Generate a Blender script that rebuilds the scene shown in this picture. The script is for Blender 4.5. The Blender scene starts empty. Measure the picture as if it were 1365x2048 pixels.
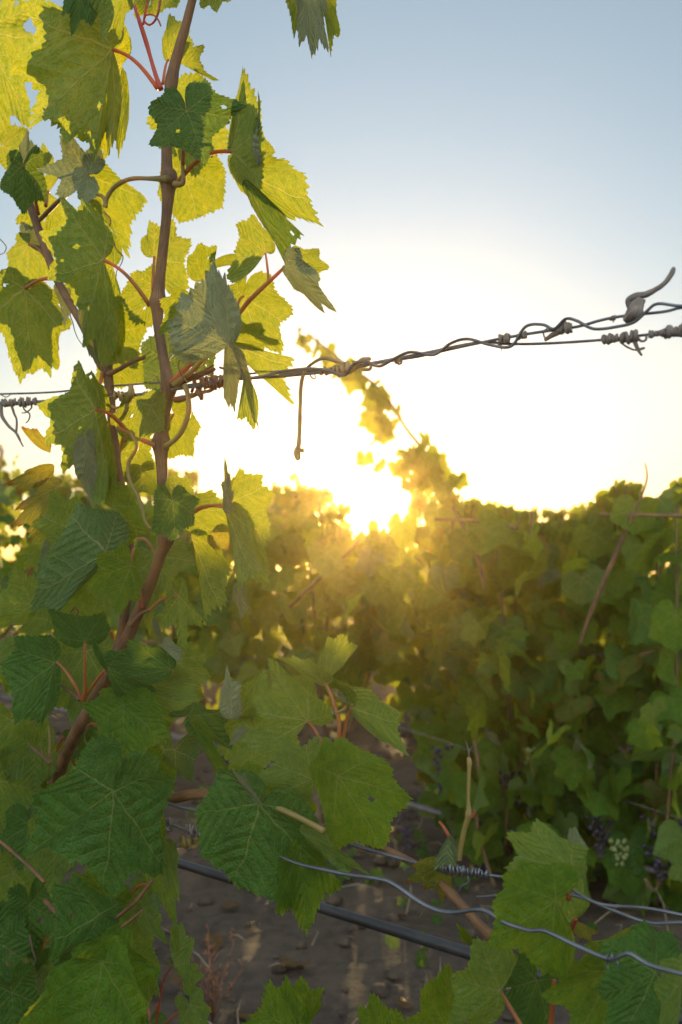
import bpy, math, random
from mathutils import Vector, noise
random.seed(7)
C = bpy.context.scene
COL = C.collection
FPX = 1990.0            # focal length in photo pixels (photo is 1365 x 2048)
HORIZ = 1100.0          # photo row of the horizon
CAM_H = 0.90
PITCH = math.atan((HORIZ - 1024) / FPX)
SUN_PX = (748, 985)

# ------------------------------------------------------------------ camera
cam = bpy.data.cameras.new("camera")
cam.sensor_fit = 'VERTICAL'; cam.sensor_height = 36.0; cam.lens = FPX / 2048 * 36.0
cam.clip_start = 0.05; cam.clip_end = 2000
cam.dof.use_dof = True; cam.dof.focus_distance = 0.86; cam.dof.aperture_fstop = 8.5; cam.dof.aperture_blades = 9
camo = bpy.data.objects.new("camera", cam); COL.objects.link(camo)
camo.location = (0, 0, CAM_H); camo.rotation_euler = (math.radians(90) + PITCH, 0, 0)
C.camera = camo
CP, SP = math.cos(PITCH), math.sin(PITCH)
def P(x, y, z):
    """photo pixel at forward distance z -> world point"""
    u = (x - 682.5) / FPX * z; v = (1024 - y) / FPX * z
    return Vector((u, z * CP - v * SP, CAM_H + z * SP + v * CP))

# ------------------------------------------------------------------ sky and sun
sd = (P(SUN_PX[0], SUN_PX[1], 1.0) - Vector((0, 0, CAM_H))).normalized()
SUN_EL = math.asin(sd.z); SUN_AZ = math.atan2(sd.x, sd.y)      # azimuth clockwise from +Y
W = bpy.data.worlds.new("World"); C.world = W; W.use_nodes = True
nt = W.node_tree; nt.nodes.clear()
def N(t, tree=None, **k):
    n = (tree or nt).nodes.new(t)
    for a, b in k.items(): setattr(n, a, b)
    return n
out = N('ShaderNodeOutputWorld'); bg = N('ShaderNodeBackground'); sky = N('ShaderNodeTexSky')
sky.sky_type = 'NISHITA'; sky.sun_disc = False
sky.sun_elevation = SUN_EL; sky.sun_rotation = SUN_AZ
sky.altitude = 50; sky.air_density = 1.0; sky.dust_density = 0.3; sky.ozone_density = 1.6
SKY_STR = 0.073
# glow of the air round the low sun (a real part of the sky: fixed in world direction)
tc = N('ShaderNodeTexCoord'); nrm = N('ShaderNodeVectorMath', operation='NORMALIZE'); nt.links.new(tc.outputs['Generated'], nrm.inputs[0])
dot = N('ShaderNodeVectorMath', operation='DOT_PRODUCT'); dot.inputs[1].default_value = sd; nt.links.new(nrm.outputs[0], dot.inputs[0])
ac = N('ShaderNodeMath', operation='ARCCOSINE', use_clamp=False); nt.links.new(dot.outputs['Value'], ac.inputs[0])
def expfall(scale, amp):
    m = N('ShaderNodeMath', operation='MULTIPLY'); nt.links.new(ac.outputs[0], m.inputs[0]); m.inputs[1].default_value = -1.0 / scale
    e = N('ShaderNodeMath', operation='EXPONENT'); nt.links.new(m.outputs[0], e.inputs[0])
    a = N('ShaderNodeMath', operation='MULTIPLY'); nt.links.new(e.outputs[0], a.inputs[0]); a.inputs[1].default_value = amp
    return a
def tint(val, col):
    m = N('ShaderNodeVectorMath', operation='SCALE'); m.inputs[0].default_value = col; nt.links.new(val.outputs[0], m.inputs['Scale']); return m
def add(a, b):
    m = N('ShaderNodeVectorMath', operation='ADD'); nt.links.new(a.outputs[0], m.inputs[0]); nt.links.new(b.outputs[0], m.inputs[1]); return m
g1 = tint(expfall(0.0050, 250.0), (1.0, 0.86, 0.55))
g2 = tint(expfall(0.045, 2.0), (1.0, 0.80, 0.42))
g3 = tint(expfall(0.40, 4.9), (.93, .99, 1.01))
# high thin pale blue veil that evens the sky out
veil = N('ShaderNodeVectorMath', operation='ADD'); nt.links.new(sky.outputs[0], veil.inputs[0]); veil.inputs[1].default_value = (.38, .78, 1.15)
# added front fill: extra pale radiance behind and above the camera
sy = N('ShaderNodeSeparateXYZ'); nt.links.new(nrm.outputs[0], sy.inputs[0])
mr = N('ShaderNodeMapRange', interpolation_type='SMOOTHSTEP'); nt.links.new(sy.outputs[1], mr.inputs[0]); mr.inputs[1].default_value = .55; mr.inputs[2].default_value = -.6; mr.inputs[3].default_value = 0; mr.inputs[4].default_value = 11.0
g4 = tint(mr, (.93, 1.0, 1.02))
tot = add(add(add(add(veil, g1), g2), g3), g4)
nt.links.new(tot.outputs[0], bg.inputs[0]); bg.inputs[1].default_value = SKY_STR
nt.links.new(bg.outputs[0], out.inputs[0])

sl = bpy.data.lights.new("sun", 'SUN'); sl.energy = 5.0; sl.angle = math.radians(0.5); sl.color = (1.0, 0.69, 0.28)
so = bpy.data.objects.new("sun", sl); COL.objects.link(so)
so.rotation_euler = sd.to_track_quat('Z', 'Y').to_euler()

vs = C.view_settings; vs.view_transform = 'Standard'; vs.look = 'None'; vs.exposure = 0.93; vs.gamma = 1.0; vs.use_curve_mapping = False
cy = C.cycles
cy.use_denoising = True; cy.max_bounces = 8; cy.transmission_bounces = 6; cy.diffuse_bounces = 4; cy.volume_bounces = 1
cy.sample_clamp_indirect = 4.0; cy.volume_step_rate = 5.0

# ------------------------------------------------------------------ materials
def mat(name):
    m = bpy.data.materials.new(name); m.use_nodes = True; m.node_tree.nodes.clear(); return m, m.node_tree
class T:
    """tiny helper to write node maths"""
    def __init__(s, tree): s.t = tree
    def n(s, typ, **k): return N(typ, s.t, **k)
    def l(s, a, b): s.t.links.new(a, b)
    def m(s, op, a, b=None, c=None, clamp=False):
        x = s.n('ShaderNodeMath', operation=op, use_clamp=clamp)
        for i, v in enumerate((a, b, c)):
            if v is None: continue
            if isinstance(v, (int, float)): x.inputs[i].default_value = v
            else: s.l(v, x.inputs[i])
        return x.outputs[0]
    def ss(s, v, lo, hi):   # smoothstep
        x = s.n('ShaderNodeMapRange', interpolation_type='SMOOTHSTEP'); s.l(v, x.inputs[0]); x.inputs[1].default_value = lo; x.inputs[2].default_value = hi
        return x.outputs[0]
    def mix(s, f, a, b):
        x = s.n('ShaderNodeMix', data_type='RGBA'); 
        if isinstance(f, (int, float)): x.inputs[0].default_value = f
        else: s.l(f, x.inputs[0])
        for i, v in ((6, a), (7, b)):
            if isinstance(v, tuple): x.inputs[i].default_value = (*v, 1)
            else: s.l(v, x.inputs[i])
        return x.outputs[2]
    def noise(s, scale, vec=None, detail=3, rough=.55):
        x = s.n('ShaderNodeTexNoise'); x.inputs['Scale'].default_value = scale; x.inputs['Detail'].default_value = detail; x.inputs['Roughness'].default_value = rough
        if vec is not None: s.l(vec, x.inputs['Vector'])
        return x

def leaf_material(name, up, low, tr, withered=0.0, thin=.56):
    m, tree = mat(name); t = T(tree)
    uv = t.n('ShaderNodeUVMap'); uv.uv_map = 'leaf'
    geo = t.n('ShaderNodeNewGeometry')
    rnd = geo.outputs['Random Per Island']
    # warp the vein coordinates a little
    off = t.n('ShaderNodeVectorMath', operation='ADD'); t.l(uv.outputs[0], off.inputs[0])
    cmb0 = t.n('ShaderNodeCombineXYZ'); t.l(rnd, cmb0.inputs[2])
    t.l(cmb0.outputs[0], off.inputs[1])
    nz = t.noise(3.0, off.outputs[0], 2)
    sub = t.n('ShaderNodeVectorMath', operation='SUBTRACT'); t.l(nz.outputs['Color'], sub.inputs[0]); sub.inputs[1].default_value = (.5, .5, .5)
    scl = t.n('ShaderNodeVectorMath', operation='SCALE'); t.l(sub.outputs[0], scl.inputs[0]); scl.inputs['Scale'].default_value = .10
    wv = t.n('ShaderNodeVectorMath', operation='ADD'); t.l(uv.outputs[0], wv.inputs[0]); t.l(scl.outputs[0], wv.inputs[1])
    sep = t.n('ShaderNodeSeparateXYZ'); t.l(wv.outputs[0], sep.inputs[0])
    x, y = sep.outputs[0], sep.outputs[1]
    r = t.m('SQRT', t.m('ADD', t.m('MULTIPLY', x, x), t.m('MULTIPLY', y, y)))
    a = t.m('ABSOLUTE', t.m('ARCTAN2', y, x))
    da = t.m('MINIMUM', t.m('MINIMUM', a, t.m('ABSOLUTE', t.m('SUBTRACT', a, .925))), t.m('ABSOLUTE', t.m('SUBTRACT', a, 1.885)))
    s_ = t.m('MULTIPLY', r, t.m('SINE', da)); t_ = t.m('MULTIPLY', r, t.m('COSINE', da))
    w = t.m('MAXIMUM', t.m('MULTIPLY_ADD', t_, -.010, .0135), .003)
    prim = t.m('SUBTRACT', 1.0, t.ss(t.m('DIVIDE', s_, w), .55, 1.25))
    q = t.m('FRACT', t.m('DIVIDE', t.m('SUBTRACT', t_, t.m('MULTIPLY', s_, .95)), .155))
    d = t.m('MULTIPLY', t.m('ABSOLUTE', t.m('SUBTRACT', q, .5)), .155)
    secw = t.m('SUBTRACT', 1.0, t.ss(d, .003, .0085))
    sec = t.m('MULTIPLY', secw, t.ss(s_, .42, .05))
    vor = t.n('ShaderNodeTexVoronoi', feature='DISTANCE_TO_EDGE'); vor.inputs['Scale'].default_value = 19; t.l(wv.outputs[0], vor.inputs['Vector'])
    ter = t.m('SUBTRACT', 1.0, t.ss(vor.outputs['Distance'], .02, .09))
    vein_r = t.m('MINIMUM', t.m('ADD', t.m('ADD', t.m('MULTIPLY', prim, .9), t.m('MULTIPLY', sec, .5)), t.m('MULTIPLY', ter, .10)), 1.0)
    vein = t.m('MINIMUM', t.m('ADD', t.m('ADD', prim, t.m('MULTIPLY', sec, .75)), t.m('MULTIPLY', ter, .42)), 1.0)
    fine = t.noise(60, wv.outputs[0], 3)
    blotch = t.noise(4.0, off.outputs[0], 3)
    big = t.m('ADD', t.m('MULTIPLY', t.ss(blotch.outputs[0], .3, .7), .5), t.m('MULTIPLY', rnd, .5))
    def v3(c, k): return tuple(min(1, a * k) for a in c)
    upc = t.mix(big, v3(up, .72), v3(up, 1.35)); lowc = t.mix(big, v3(low, .8), v3(low, 1.2))
    mott = t.m('ADD', t.m('MULTIPLY', big, .65), t.m('MULTIPLY', t.ss(t.noise(11, off.outputs[0], 4, .65).outputs[0], .32, .68), .35))
    trc = t.mix(mott, (tr[0] * .42, tr[1] * .66, tr[2]), (min(1, tr[0] * 1.42), min(1, tr[1] * 1.15), tr[2]))
    upc = t.mix(t.m('MULTIPLY', vein_r, .55), upc, (.20, .27, .07)); lowc = t.mix(t.m('MULTIPLY', vein_r, .6), lowc, (.33, .36, .17))
    trc = t.mix(t.m('MULTIPLY', vein, .5), trc, (.66, .55, .16))
    # brown scorch spots and rim (wear of the leaf itself)
    edge = t.m('ADD', r, t.m('MULTIPLY', t.m('SUBTRACT', blotch.outputs[0], .5), 1.1))
    br = t.ss(edge, 1.20 - .8 * withered, 1.46 - .75 * withered)
    spot = t.m('MULTIPLY', t.ss(t.noise(9, off.outputs[0], 2).outputs[0], .74, .78), t.ss(rnd, .35, .7))
    brn = t.m('MAXIMUM', t.m('MULTIPLY', br, .8), t.m('MULTIPLY', spot, .8))
    upc = t.mix(brn, upc, (.16, .07, .02)); lowc = t.mix(brn, lowc, (.20, .10, .04)); trc = t.mix(brn, trc, (.42, .12, .01))
    base = t.mix(geo.outputs['Backfacing'], upc, lowc)
    bmp = t.n('ShaderNodeBump'); bmp.inputs['Strength'].default_value = .8; bmp.inputs['Distance'].default_value = .0020
    hgt = t.m('ADD', t.m('ADD', t.m('MULTIPLY', d, 12.0), t.m('ADD', t.m('MULTIPLY', t.m('MINIMUM', vor.outputs['Distance'], .3), 1.6), t.m('MULTIPLY', t.m('ADD', prim, sec), -.9))), t.m('MULTIPLY', fine.outputs[0], .35))
    t.l(hgt, bmp.inputs['Height'])
    pb = t.n('ShaderNodeBsdfPrincipled'); t.l(base, pb.inputs['Base Color']); t.l(bmp.outputs[0], pb.inputs['Normal'])
    rough = t.m('MULTIPLY_ADD', fine.outputs[0], .25, .38); t.l(rough, pb.inputs['Roughness'])
    pb.inputs['Specular IOR Level'].default_value = .22
    tl = t.n('ShaderNodeBsdfTranslucent'); t.l(trc, tl.inputs[0]); t.l(bmp.outputs[0], tl.inputs[1])
    mx = t.n('ShaderNodeMixShader'); mx.inputs[0].default_value = thin
    t.l(pb.outputs[0], mx.inputs[1]); t.l(tl.outputs[0], mx.inputs[2])
    o = t.n('ShaderNodeOutputMaterial'); t.l(mx.outputs[0], o.inputs[0])
    return m
UP, LOW, TR = (.055, .150, .014), (.11, .205, .050), (.35, .41, .004)
M_LEAF = leaf_material('vine_leaf', UP, LOW, TR)
M_PALE = leaf_material('vine_leaf_pale_felted', (.13, .19, .09), (.20, .235, .125), (.20, .24, .05), thin=.30)
M_WITH = leaf_material('vine_leaf_withered', (.08, .12, .02), (.14, .16, .05), (.46, .40, .02), withered=.50)
M_DARK = leaf_material('vine_leaf_shade', (.038, .105, .016), (.078, .145, .048), (.16, .27, .010), thin=.34)  # darker, less translucent copy of vine_leaf: shade put into the leaf colour

def bark(name, c1, c2, rough=.65, bump=.6, trans=0.0, sx=60, metallic=0.0):
    m, tree = mat(name); t = T(tree)
    uv = t.n('ShaderNodeUVMap'); uv.uv_map = 'leaf'
    mp = t.n('ShaderNodeMapping'); mp.inputs['Scale'].default_value = (sx, 6, 1); t.l(uv.outputs[0], mp.inputs[0])
    tc_ = t.n('ShaderNodeTexCoord')
    n1 = t.noise(1.0, mp.outputs[0], 5, .6); n2 = t.noise(35, tc_.outputs['Object'], 3)
    f = t.m('ADD', t.m('MULTIPLY', n1.outputs[0], .6), t.m('MULTIPLY', n2.outputs[0], .45))
    col = t.mix(t.ss(f, .38, .68), c1, c2)
    pb = t.n('ShaderNodeBsdfPrincipled'); t.l(col, pb.inputs['Base Color']); pb.inputs['Roughness'].default_value = rough
    pb.inputs['Metallic'].default_value = metallic
    bmp = t.n('ShaderNodeBump'); bmp.inputs['Strength'].default_value = bump; bmp.inputs['Distance'].default_value = .0012; t.l(f, bmp.inputs['Height']); t.l(bmp.outputs[0], pb.inputs['Normal'])
    o = t.n('ShaderNodeOutputMaterial')
    if trans:
        tl = t.n('ShaderNodeBsdfTranslucent'); tl.inputs[0].default_value = (min(1, c2[0] * 3), c2[1] * 2.0, c2[2] * 1.2, 1)
        mx = t.n('ShaderNodeMixShader'); mx.inputs[0].default_value = trans; t.l(pb.outputs[0], mx.inputs[1]); t.l(tl.outputs[0], mx.inputs[2]); t.l(mx.outputs[0], o.inputs[0])
    else: t.l(pb.outputs[0], o.inputs[0])
    return m
M_CANE = bark('cane_bark', (.060, .026, .010), (.21, .10, .036), bump=.9)
M_FARCANE = bark('far_cane_bark', (.06, .035, .018), (.20, .11, .045))  # brown bark for the canes of the rows behind
M_OLD = bark('old_wood', (.045, .028, .020), (.17, .10, .065), bump=1.0)
M_GREEN = bark('green_stem', (.13, .13, .035), (.27, .22, .075), rough=.5, bump=.25, trans=.3)
M_PET = bark('petiole_skin', (.20, .075, .025), (.32, .16, .055), rough=.45, bump=.2, trans=.35)
M_RED = bark('red_stem', (.18, .04, .018), (.30, .085, .04), rough=.5, bump=.3, trans=.3)
M_WIRE = bark('galvanised_wire', (.065, .072, .084), (.17, .18, .20), rough=.46, bump=.25, metallic=.75, sx=12)
M_TAN = bark('tan_tendril', (.13, .085, .04), (.33, .23, .11), rough=.75, bump=.8)
M_DEAD = bark('dead_tendril', (.075, .060, .052), (.25, .21, .18), rough=.8, bump=.8)
M_RUST = bark('rusty_tendril', (.10, .035, .015), (.24, .10, .05), rough=.8, bump=.8)
M_HOSE = bark('black_polythene', (.012, .012, .014), (.035, .034, .036), rough=.42, bump=.1)
M_HOSE2 = bark('dusty_polythene', (.05, .045, .045), (.12, .11, .11), rough=.6, bump=.1)

# ------------------------------------------------------------------ object helpers
def tag(o, label=None, cat=None, group=None, kind=None):
    for k, v in (('label', label), ('category', cat), ('group', group), ('kind', kind)):
        if v: o[k] = v
    return o
def empty(name, loc, label, cat, group=None):
    o = bpy.data.objects.new(name, None); COL.objects.link(o); o.location = loc; o.empty_display_size = .05
    return tag(o, label, cat, group)
def mesh_obj(name, V, F, m, parent=None, loc=None, uvs=None, smooth=True):
    """V world-space; object origin at loc"""
    loc = Vector(loc) if loc is not None else Vector(V[0])
    me = bpy.data.meshes.new(name)
    me.from_pydata([tuple(Vector(v) - loc) for v in V], [], F)
    if smooth: me.polygons.foreach_set('use_smooth', [True] * len(F))
    ul = me.uv_layers.new(name='leaf')
    if uvs is not None:
        li = [0] * len(me.loops); me.loops.foreach_get('vertex_index', li)
        flat = [c for i in li for c in uvs[i]]
        ul.data.foreach_set('uv', flat)
    me.materials.append(m); me.update()
    o = bpy.data.objects.new(name, me); COL.objects.link(o)
    o.location = loc
    if parent is not None:
        o.parent = parent
        base = Vector((0, 0, 0)); p = parent
        while p is not None: base += p.location; p = p.parent
        o.location = loc - base
    return o

def catmull(pts, n):
    out_ = []
    L = len(pts)
    for i in range(L - 1):
        p0 = pts[max(i - 1, 0)]; p1 = pts[i]; p2 = pts[i + 1]; p3 = pts[min(i + 2, L - 1)]
        for k in range(n):
            t = k / n; t2 = t * t; t3 = t2 * t
            out_.append(tuple(.5 * ((2 * b) + (-a + c) * t + (2 * a - 5 * b + 4 * c - d) * t2 + (-a + 3 * b - 3 * c + d) * t3) for a, b, c, d in zip(p0, p1, p2, p3)))
    out_.append(tuple(pts[-1])); return out_
def tube_geo(path, V, F, U, sides=10, rough=0.0, seed=0):
    """path: list of (Vector, radius)"""
    b = len(V); n = len(path); prev = None; ulen = 0
    for i, (p, r) in enumerate(path):
        q0 = path[max(i - 1, 0)][0]; q1 = path[min(i + 1, n - 1)][0]
        d = (q1 - q0); d = d.normalized() if d.length > 1e-9 else Vector((0, 0, 1))
        if prev is None:
            a = d.cross(Vector((.3, .9, .2))).normalized()
        else:
            a = (prev - d * prev.dot(d)); a = a.normalized() if a.length > 1e-6 else d.orthogonal().normalized()
        prev = a; c = d.cross(a)
        if i: ulen += (p - path[i - 1][0]).length
        for k in range(sides):
            t = 2 * math.pi * k / sides
            rr = r
            if rough: rr *= 1 + rough * (noise.noise(Vector((math.cos(t) * 1.5 + seed, math.sin(t) * 1.5, ulen * 60))) + (.9 * noise.noise(Vector((math.cos(t) * 3.5, math.sin(t) * 3.5 + seed, ulen * 190))) if rough > .2 else 0))
            V.append(p + (a * math.cos(t) + c * math.sin(t)) * rr); U.append((k / sides, ulen * 8))
    for i in range(n - 1):
        for k in range(sides):
            k2 = (k + 1) % sides
            F.append((b + i * sides + k, b + i * sides + k2, b + (i + 1) * sides + k2, b + (i + 1) * sides + k))
    F.append(tuple(b + k for k in reversed(range(sides)))); F.append(tuple(b + (n - 1) * sides + k for k in range(sides)))
Z0 = .80
def zrow(x, z0=None): return (Z0 if z0 is None else z0) * 2518.0 / (x + 1836.0)
def pxpath(pts, dep=0.0, z0=None, n=6, swell=None):
    """pts (x, y, r_px[, extra depth m]) -> [(Vector, radius m)]"""
    pp = [(p[0], p[1], p[2], (p[3] if len(p) > 3 else 0.0)) for p in pts]
    res = []
    for x, y, r, e in catmull(pp, n):
        z = zrow(x, z0) + dep + e
        rr = max(r, .3)
        if swell:
            for sx, sy, s_, w_ in swell:
                rr += s_ * math.exp(-((x - sx) ** 2 + (y - sy) ** 2) / (w_ * w_))
        res.append((P(x, y, z), rr * z / FPX))
    return res
def tube(name, pts, m, parent=None, dep=0.0, z0=None, sides=10, n=6, rough=.12, swell=None):
    V, F, U = [], [], []
    tube_geo(pxpath(pts, dep, z0, n, swell), V, F, U, sides, rough, random.random() * 50)
    return mesh_obj(name, V, F, m, parent, V[0], U)

# ------------------------------------------------------------------ vine leaf
DEF_ANG = {3: (-60, 0, 60), 4: (-75, -25, 25, 75), 5: (-108, -53, 0, 53, 108), 7: (-150, -105, -53, 0, 53, 105, 150)}
def leaf_geo(J, tips, angs, facing, lb=.10, seed=0, ns=None, rings=(.06, .14, .22, .3, .38, .46, .54, .62, .7, .78, .86, .93), amp=.08, wave=.07, teeth=True, sinus=1.0):
    """J world point, tips world vectors from J (in the order of angs, degrees)."""
    rg = random.Random(seed)
    A = [math.radians(a) for a in angs]; n = len(tips)
    R = sum(v.length for v in tips) / n
    e0 = min(math.radians(48), math.pi * .95 + A[0]); e1 = min(math.radians(48), math.pi * .95 - A[-1])
    e0 = max(e0, math.radians(6)); e1 = max(e1, math.radians(6))
    lo, hi = A[0] - e0, A[-1] + e1
    ns = ns or 190
    lb = lb * rg.uniform(.8, 1.9); amp = amp * rg.uniform(.75, 1.3)
    # normal
    nn = Vector((0, 0, 0))
    for i in range(n - 1): nn += tips[i].cross(tips[i + 1])
    nn = nn.normalized() if nn.length > 1e-12 else Vector((0, -1, 0))
    outv = []; TH = []
    for k in range(ns + 1):
        th = lo + (hi - lo) * k / ns
        if th <= A[0]: i = 0
        elif th >= A[-1]: i = n - 2
        else: i = max(j for j in range(n - 1) if A[j] <= th + 1e-9)
        D = A[i + 1] - A[i]; De = min(max(D, .05), 2.6); f = (th - A[i]) / D
        if A[0] < th < A[-1]: f = min(1.0, max(0.0, f))
        a, b = tips[i], tips[i + 1]
        if f < 0:
            dl = A[0] - th; Dc = max(De, .5)
            pd = (a * math.cos(Dc) - b) / math.sin(Dc)
            if pd.length > a.length: pd *= a.length / pd.length
            v = a * math.cos(dl) + pd * math.sin(dl); u = dl / e0; rho = 1 - .12 * u - (.60 * sinus) * u ** 4; lobe = 0
        elif f > 1:
            dl = th - A[-1]; Dc = max(De, .5)
            pd = (b * math.cos(Dc) - a) / math.sin(Dc)
            if pd.length > b.length: pd *= b.length / pd.length
            v = b * math.cos(dl) + pd * math.sin(dl); u = dl / e1; rho = 1 - .12 * u - (.60 * sinus) * u ** 4; lobe = 0
        else:
            v = (a * math.sin((1 - f) * De) + b * math.sin(f * De)) / math.sin(De)
            w = min(1.0, D / .9)
            rho = 1 - 1.35 * lb * w * (math.sin(math.pi * f) ** 2)
            # pointed tips
            rho += .035 * w * (math.exp(-(f * 9) ** 2) + math.exp(-((1 - f) * 9) ** 2))
        outv.append((v, rho)); TH.append(th)
    # teeth along arc length
    arc = [0.0]
    for k in range(ns): arc.append(arc[-1] + (outv[k + 1][0] * outv[k + 1][1] - outv[k][0] * outv[k][1]).length)
    bounds = [0.0]; big = True
    while bounds[-1] < arc[-1]:
        bounds.append(bounds[-1] + R * (.15 if big else .09) * rg.uniform(.75, 1.3)); big = not big
    hts = [rg.uniform(.7, 1.25) * (1.1 if i % 2 == 0 else .65) for i in range(len(bounds))]
    V = [J.copy()]; U = [(0.0, 0.0)]; F = []
    ph = [rg.uniform(0, 6.28) for _ in range(4)]; wa = [rg.uniform(.4, 1) * wave for _ in range(3)]; cup = rg.uniform(-.5, .9) * wave
    j = 0; prof = []
    for k in range(ns + 1):
        while j < len(bounds) - 2 and arc[k] > bounds[j + 1]: j += 1
        u = (arc[k] - bounds[j]) / max(1e-9, bounds[j + 1] - bounds[j])
        rel = (TH[k]) 
        pk = .68 if rel < 0 else .32
        h = u / pk if u < pk else (1 - u) / (1 - pk)
        prof.append(amp * hts[j] * (h ** .9 - .35) if teeth else 0.0)
    def disp(r, th):
        return R * (wa[0] * r * r * math.sin(2 * th + ph[0]) + wa[1] * r ** 3 * math.sin(5 * th + ph[1]) + wa[2] * .55 * r ** 3 * math.sin(9 * th + ph[2])
                    - cup * r * r * 1.6 + .012 * math.sin(r * 22 - abs(math.sin(th * 1.7)) * 5) * r)
    allr = list(rings) + [1.0]
    for r in allr:
        for k in range(ns + 1):
            v, rho = outv[k]
            rr = r * rho
            if r == 1.0: rr *= 1 + prof[k]
            elif r > .8: rr *= 1 + prof[k] * .35
            V.append(J + v * rr + nn * disp(r, TH[k])); U.append((rr * math.cos(TH[k]), rr * math.sin(TH[k])))
    m1 = ns + 1
    for k in range(ns): F.append((0, 1 + k, 2 + k))
    for q in range(len(allr) - 1):
        for k in range(ns):
            a = 1 + q * m1 + k; F.append((a, a + m1, a + m1 + 1, a + 1))
    # small insect holes and torn bites
    if len(allr) > 8 and rg.random() < .45:
        holes = [(rg.uniform(.45, 1.0), rg.uniform(-1.7, 1.7), rg.uniform(.018, .055)) for _ in range(rg.choice((1, 1, 2, 3)))]
        hc = [(a * math.cos(b_), a * math.sin(b_), c) for a, b_, c in holes]
        def keep(f):
            cx = sum(U[q][0] for q in f) / len(f); cy_ = sum(U[q][1] for q in f) / len(f)
            return all((cx - a) ** 2 + (cy_ - b_) ** 2 > c * c for a, b_, c in hc)
        F = [f for f in F if keep(f)]
    # winding: the top side faces the camera when facing == 'u'
    fn = nn; view = (J - Vector((0, 0, CAM_H)))
    top_to_cam = fn.dot(view) < 0
    if (facing == 'u') != top_to_cam: F = [tuple(reversed(f)) for f in F]
    return V, F, U

LEAVES_BUILT = 0
SHADE_BACKING = []
def VL(parent, jx, jy, dep, facing, tips, angs=None, pet=None, lb=.10, m=None, g=None, ns=None, wave=.07, z0=None, petr=2.6, petm=None, amp=.08, sag=0.12, pdep=None, label=None, back=False):
    global LEAVES_BUILT
    LEAVES_BUILT += 1
    rg = random.Random(LEAVES_BUILT * 13 + 5)
    z = zrow(jx, z0) + dep
    J = P(jx, jy, z)
    if g is None: g = (rg.uniform(-.45, .45), rg.uniform(-.35, .35))
    tv = []
    for tpt in tips:
        d = (tpt[2] if len(tpt) > 2 else 0) + g[0] * (tpt[0] - jx) + g[1] * (tpt[1] - jy)
        zz = z + d * z / FPX
        tv.append(P(tpt[0], tpt[1], zz) - J)
    angs = angs or DEF_ANG.get(len(tips)) or [(-115 + 230 * i / (len(tips) - 1)) for i in range(len(tips))]
    R = sum(v.length for v in tv) / len(tv)
    ns = ns or (260 if R > .035 else 170)
    if back:  # queue a smaller leaf towards the sun, added to cast shade on this one
        k = .035 / (z + .035); sx_, sy_ = jx + (SUN_PX[0] - jx) * k, jy + (SUN_PX[1] - jy) * k
        SHADE_BACKING.append((sx_ , sy_, dep + .035, 'u', [(sx_ + (a[0] - jx) * .86, sy_ + (a[1] - jy) * .86, (a[2] if len(a) > 2 else 0)) for a in tips], angs, g))
    V, F, U = leaf_geo(J, tv, angs, facing, lb, LEAVES_BUILT * 7 + 1, ns, wave=wave, amp=amp)
    o = mesh_obj('leaf', V, F, m or M_LEAF, parent, J, U)
    if label: o['label'] = label
    if pet:
        px, py = pet[0], pet[1]; z2 = zrow(px, z0) + (pet[2] if len(pet) > 2 else 0)
        a = P(px, py, z2); b = J
        L = (b - a).length; path = []
        for k in range(13):
            t = k / 12; p = a.lerp(b, t); p.z += math.sin(math.pi * t) * L * sag * -1 if sag < 0 else math.sin(math.pi * t) * L * sag
            r = petr * z / FPX * (1.35 - .5 * t + (.25 if k > 10 else 0))
            path.append((p, r))
        Vp, Fp, Up = [], [], []; tube_geo(path, Vp, Fp, Up, 8, .06)
        mesh_obj('petiole', Vp, Fp, petm or M_PET, o, a, Up)
    return o

# ------------------------------------------------------------------ THE LEFT GRAPEVINE (foreground)
GV = empty('grapevine', P(-60, 2400, 1.12) * 1.0, 'tall leafy grapevine with two brown canes climbing the left side of the picture', 'grapevine')
GV.location.z = 0
main_pts = [(392, -30, 9), (375, 40, 9.5), (348, 140, 12), (336, 230, 10), (334, 330, 12), (338, 360, 15), (333, 440, 11), (322, 540, 11), (316, 600, 14), (318, 660, 10.5),
            (332, 740, 12), (338, 775, 15), (330, 830, 11), (322, 885, 15), (325, 960, 11), (324, 1030, 11), (333, 1072, 14), (318, 1120, 12), (296, 1180, 12.5), (262, 1260, 13.5),
            (232, 1320, 13), (190, 1400, 13), (150, 1470, 13.5), (115, 1560, 13, .08), (95, 1680, 14, .12), (82, 1790, 15, .13), (45, 1890, 17, .13), (0, 1990, 22, .13), (-40, 2120, 28, .13)]
sw = [(337, 360, 5, 16), (316, 604, 5, 14), (338, 772, 5, 16), (322, 885, 6, 14), (333, 1074, 5, 15), (344, 165, 3, 16)]
main_pts = [(q[0], q[1], q[2] * .92, *q[3:]) for q in main_pts]
tube('cane', main_pts, M_CANE, GV, sides=14, rough=.10, swell=sw, dep=.0)
tube('cane', [(50, 370, 6, .02), (66, 425, 8, .02), (92, 500, 8, .02), (120, 570, 8, .02), (160, 640, 8, .02), (205, 722, 11, .02), (216, 745, 10, .02), (224, 830, 9, .02), (232, 920, 9.5, .02), (248, 1000, 8.5, .03),
              (260, 1090, 8.5, .03), (256, 1180, 9, .02), (243, 1270, 10, .02), (232, 1310, 11, .01)], M_CANE, GV, sides=12, swell=[(208, 728, 4, 14), (228, 900, 3, 12)])
tube('trunk', [(-40, 2080, 32, .13), (-60, 2250, 38, .13), (-75, 2500, 44, .13), (-80, 2700, 48, .13)], M_OLD, GV, sides=16, rough=.3)
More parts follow.
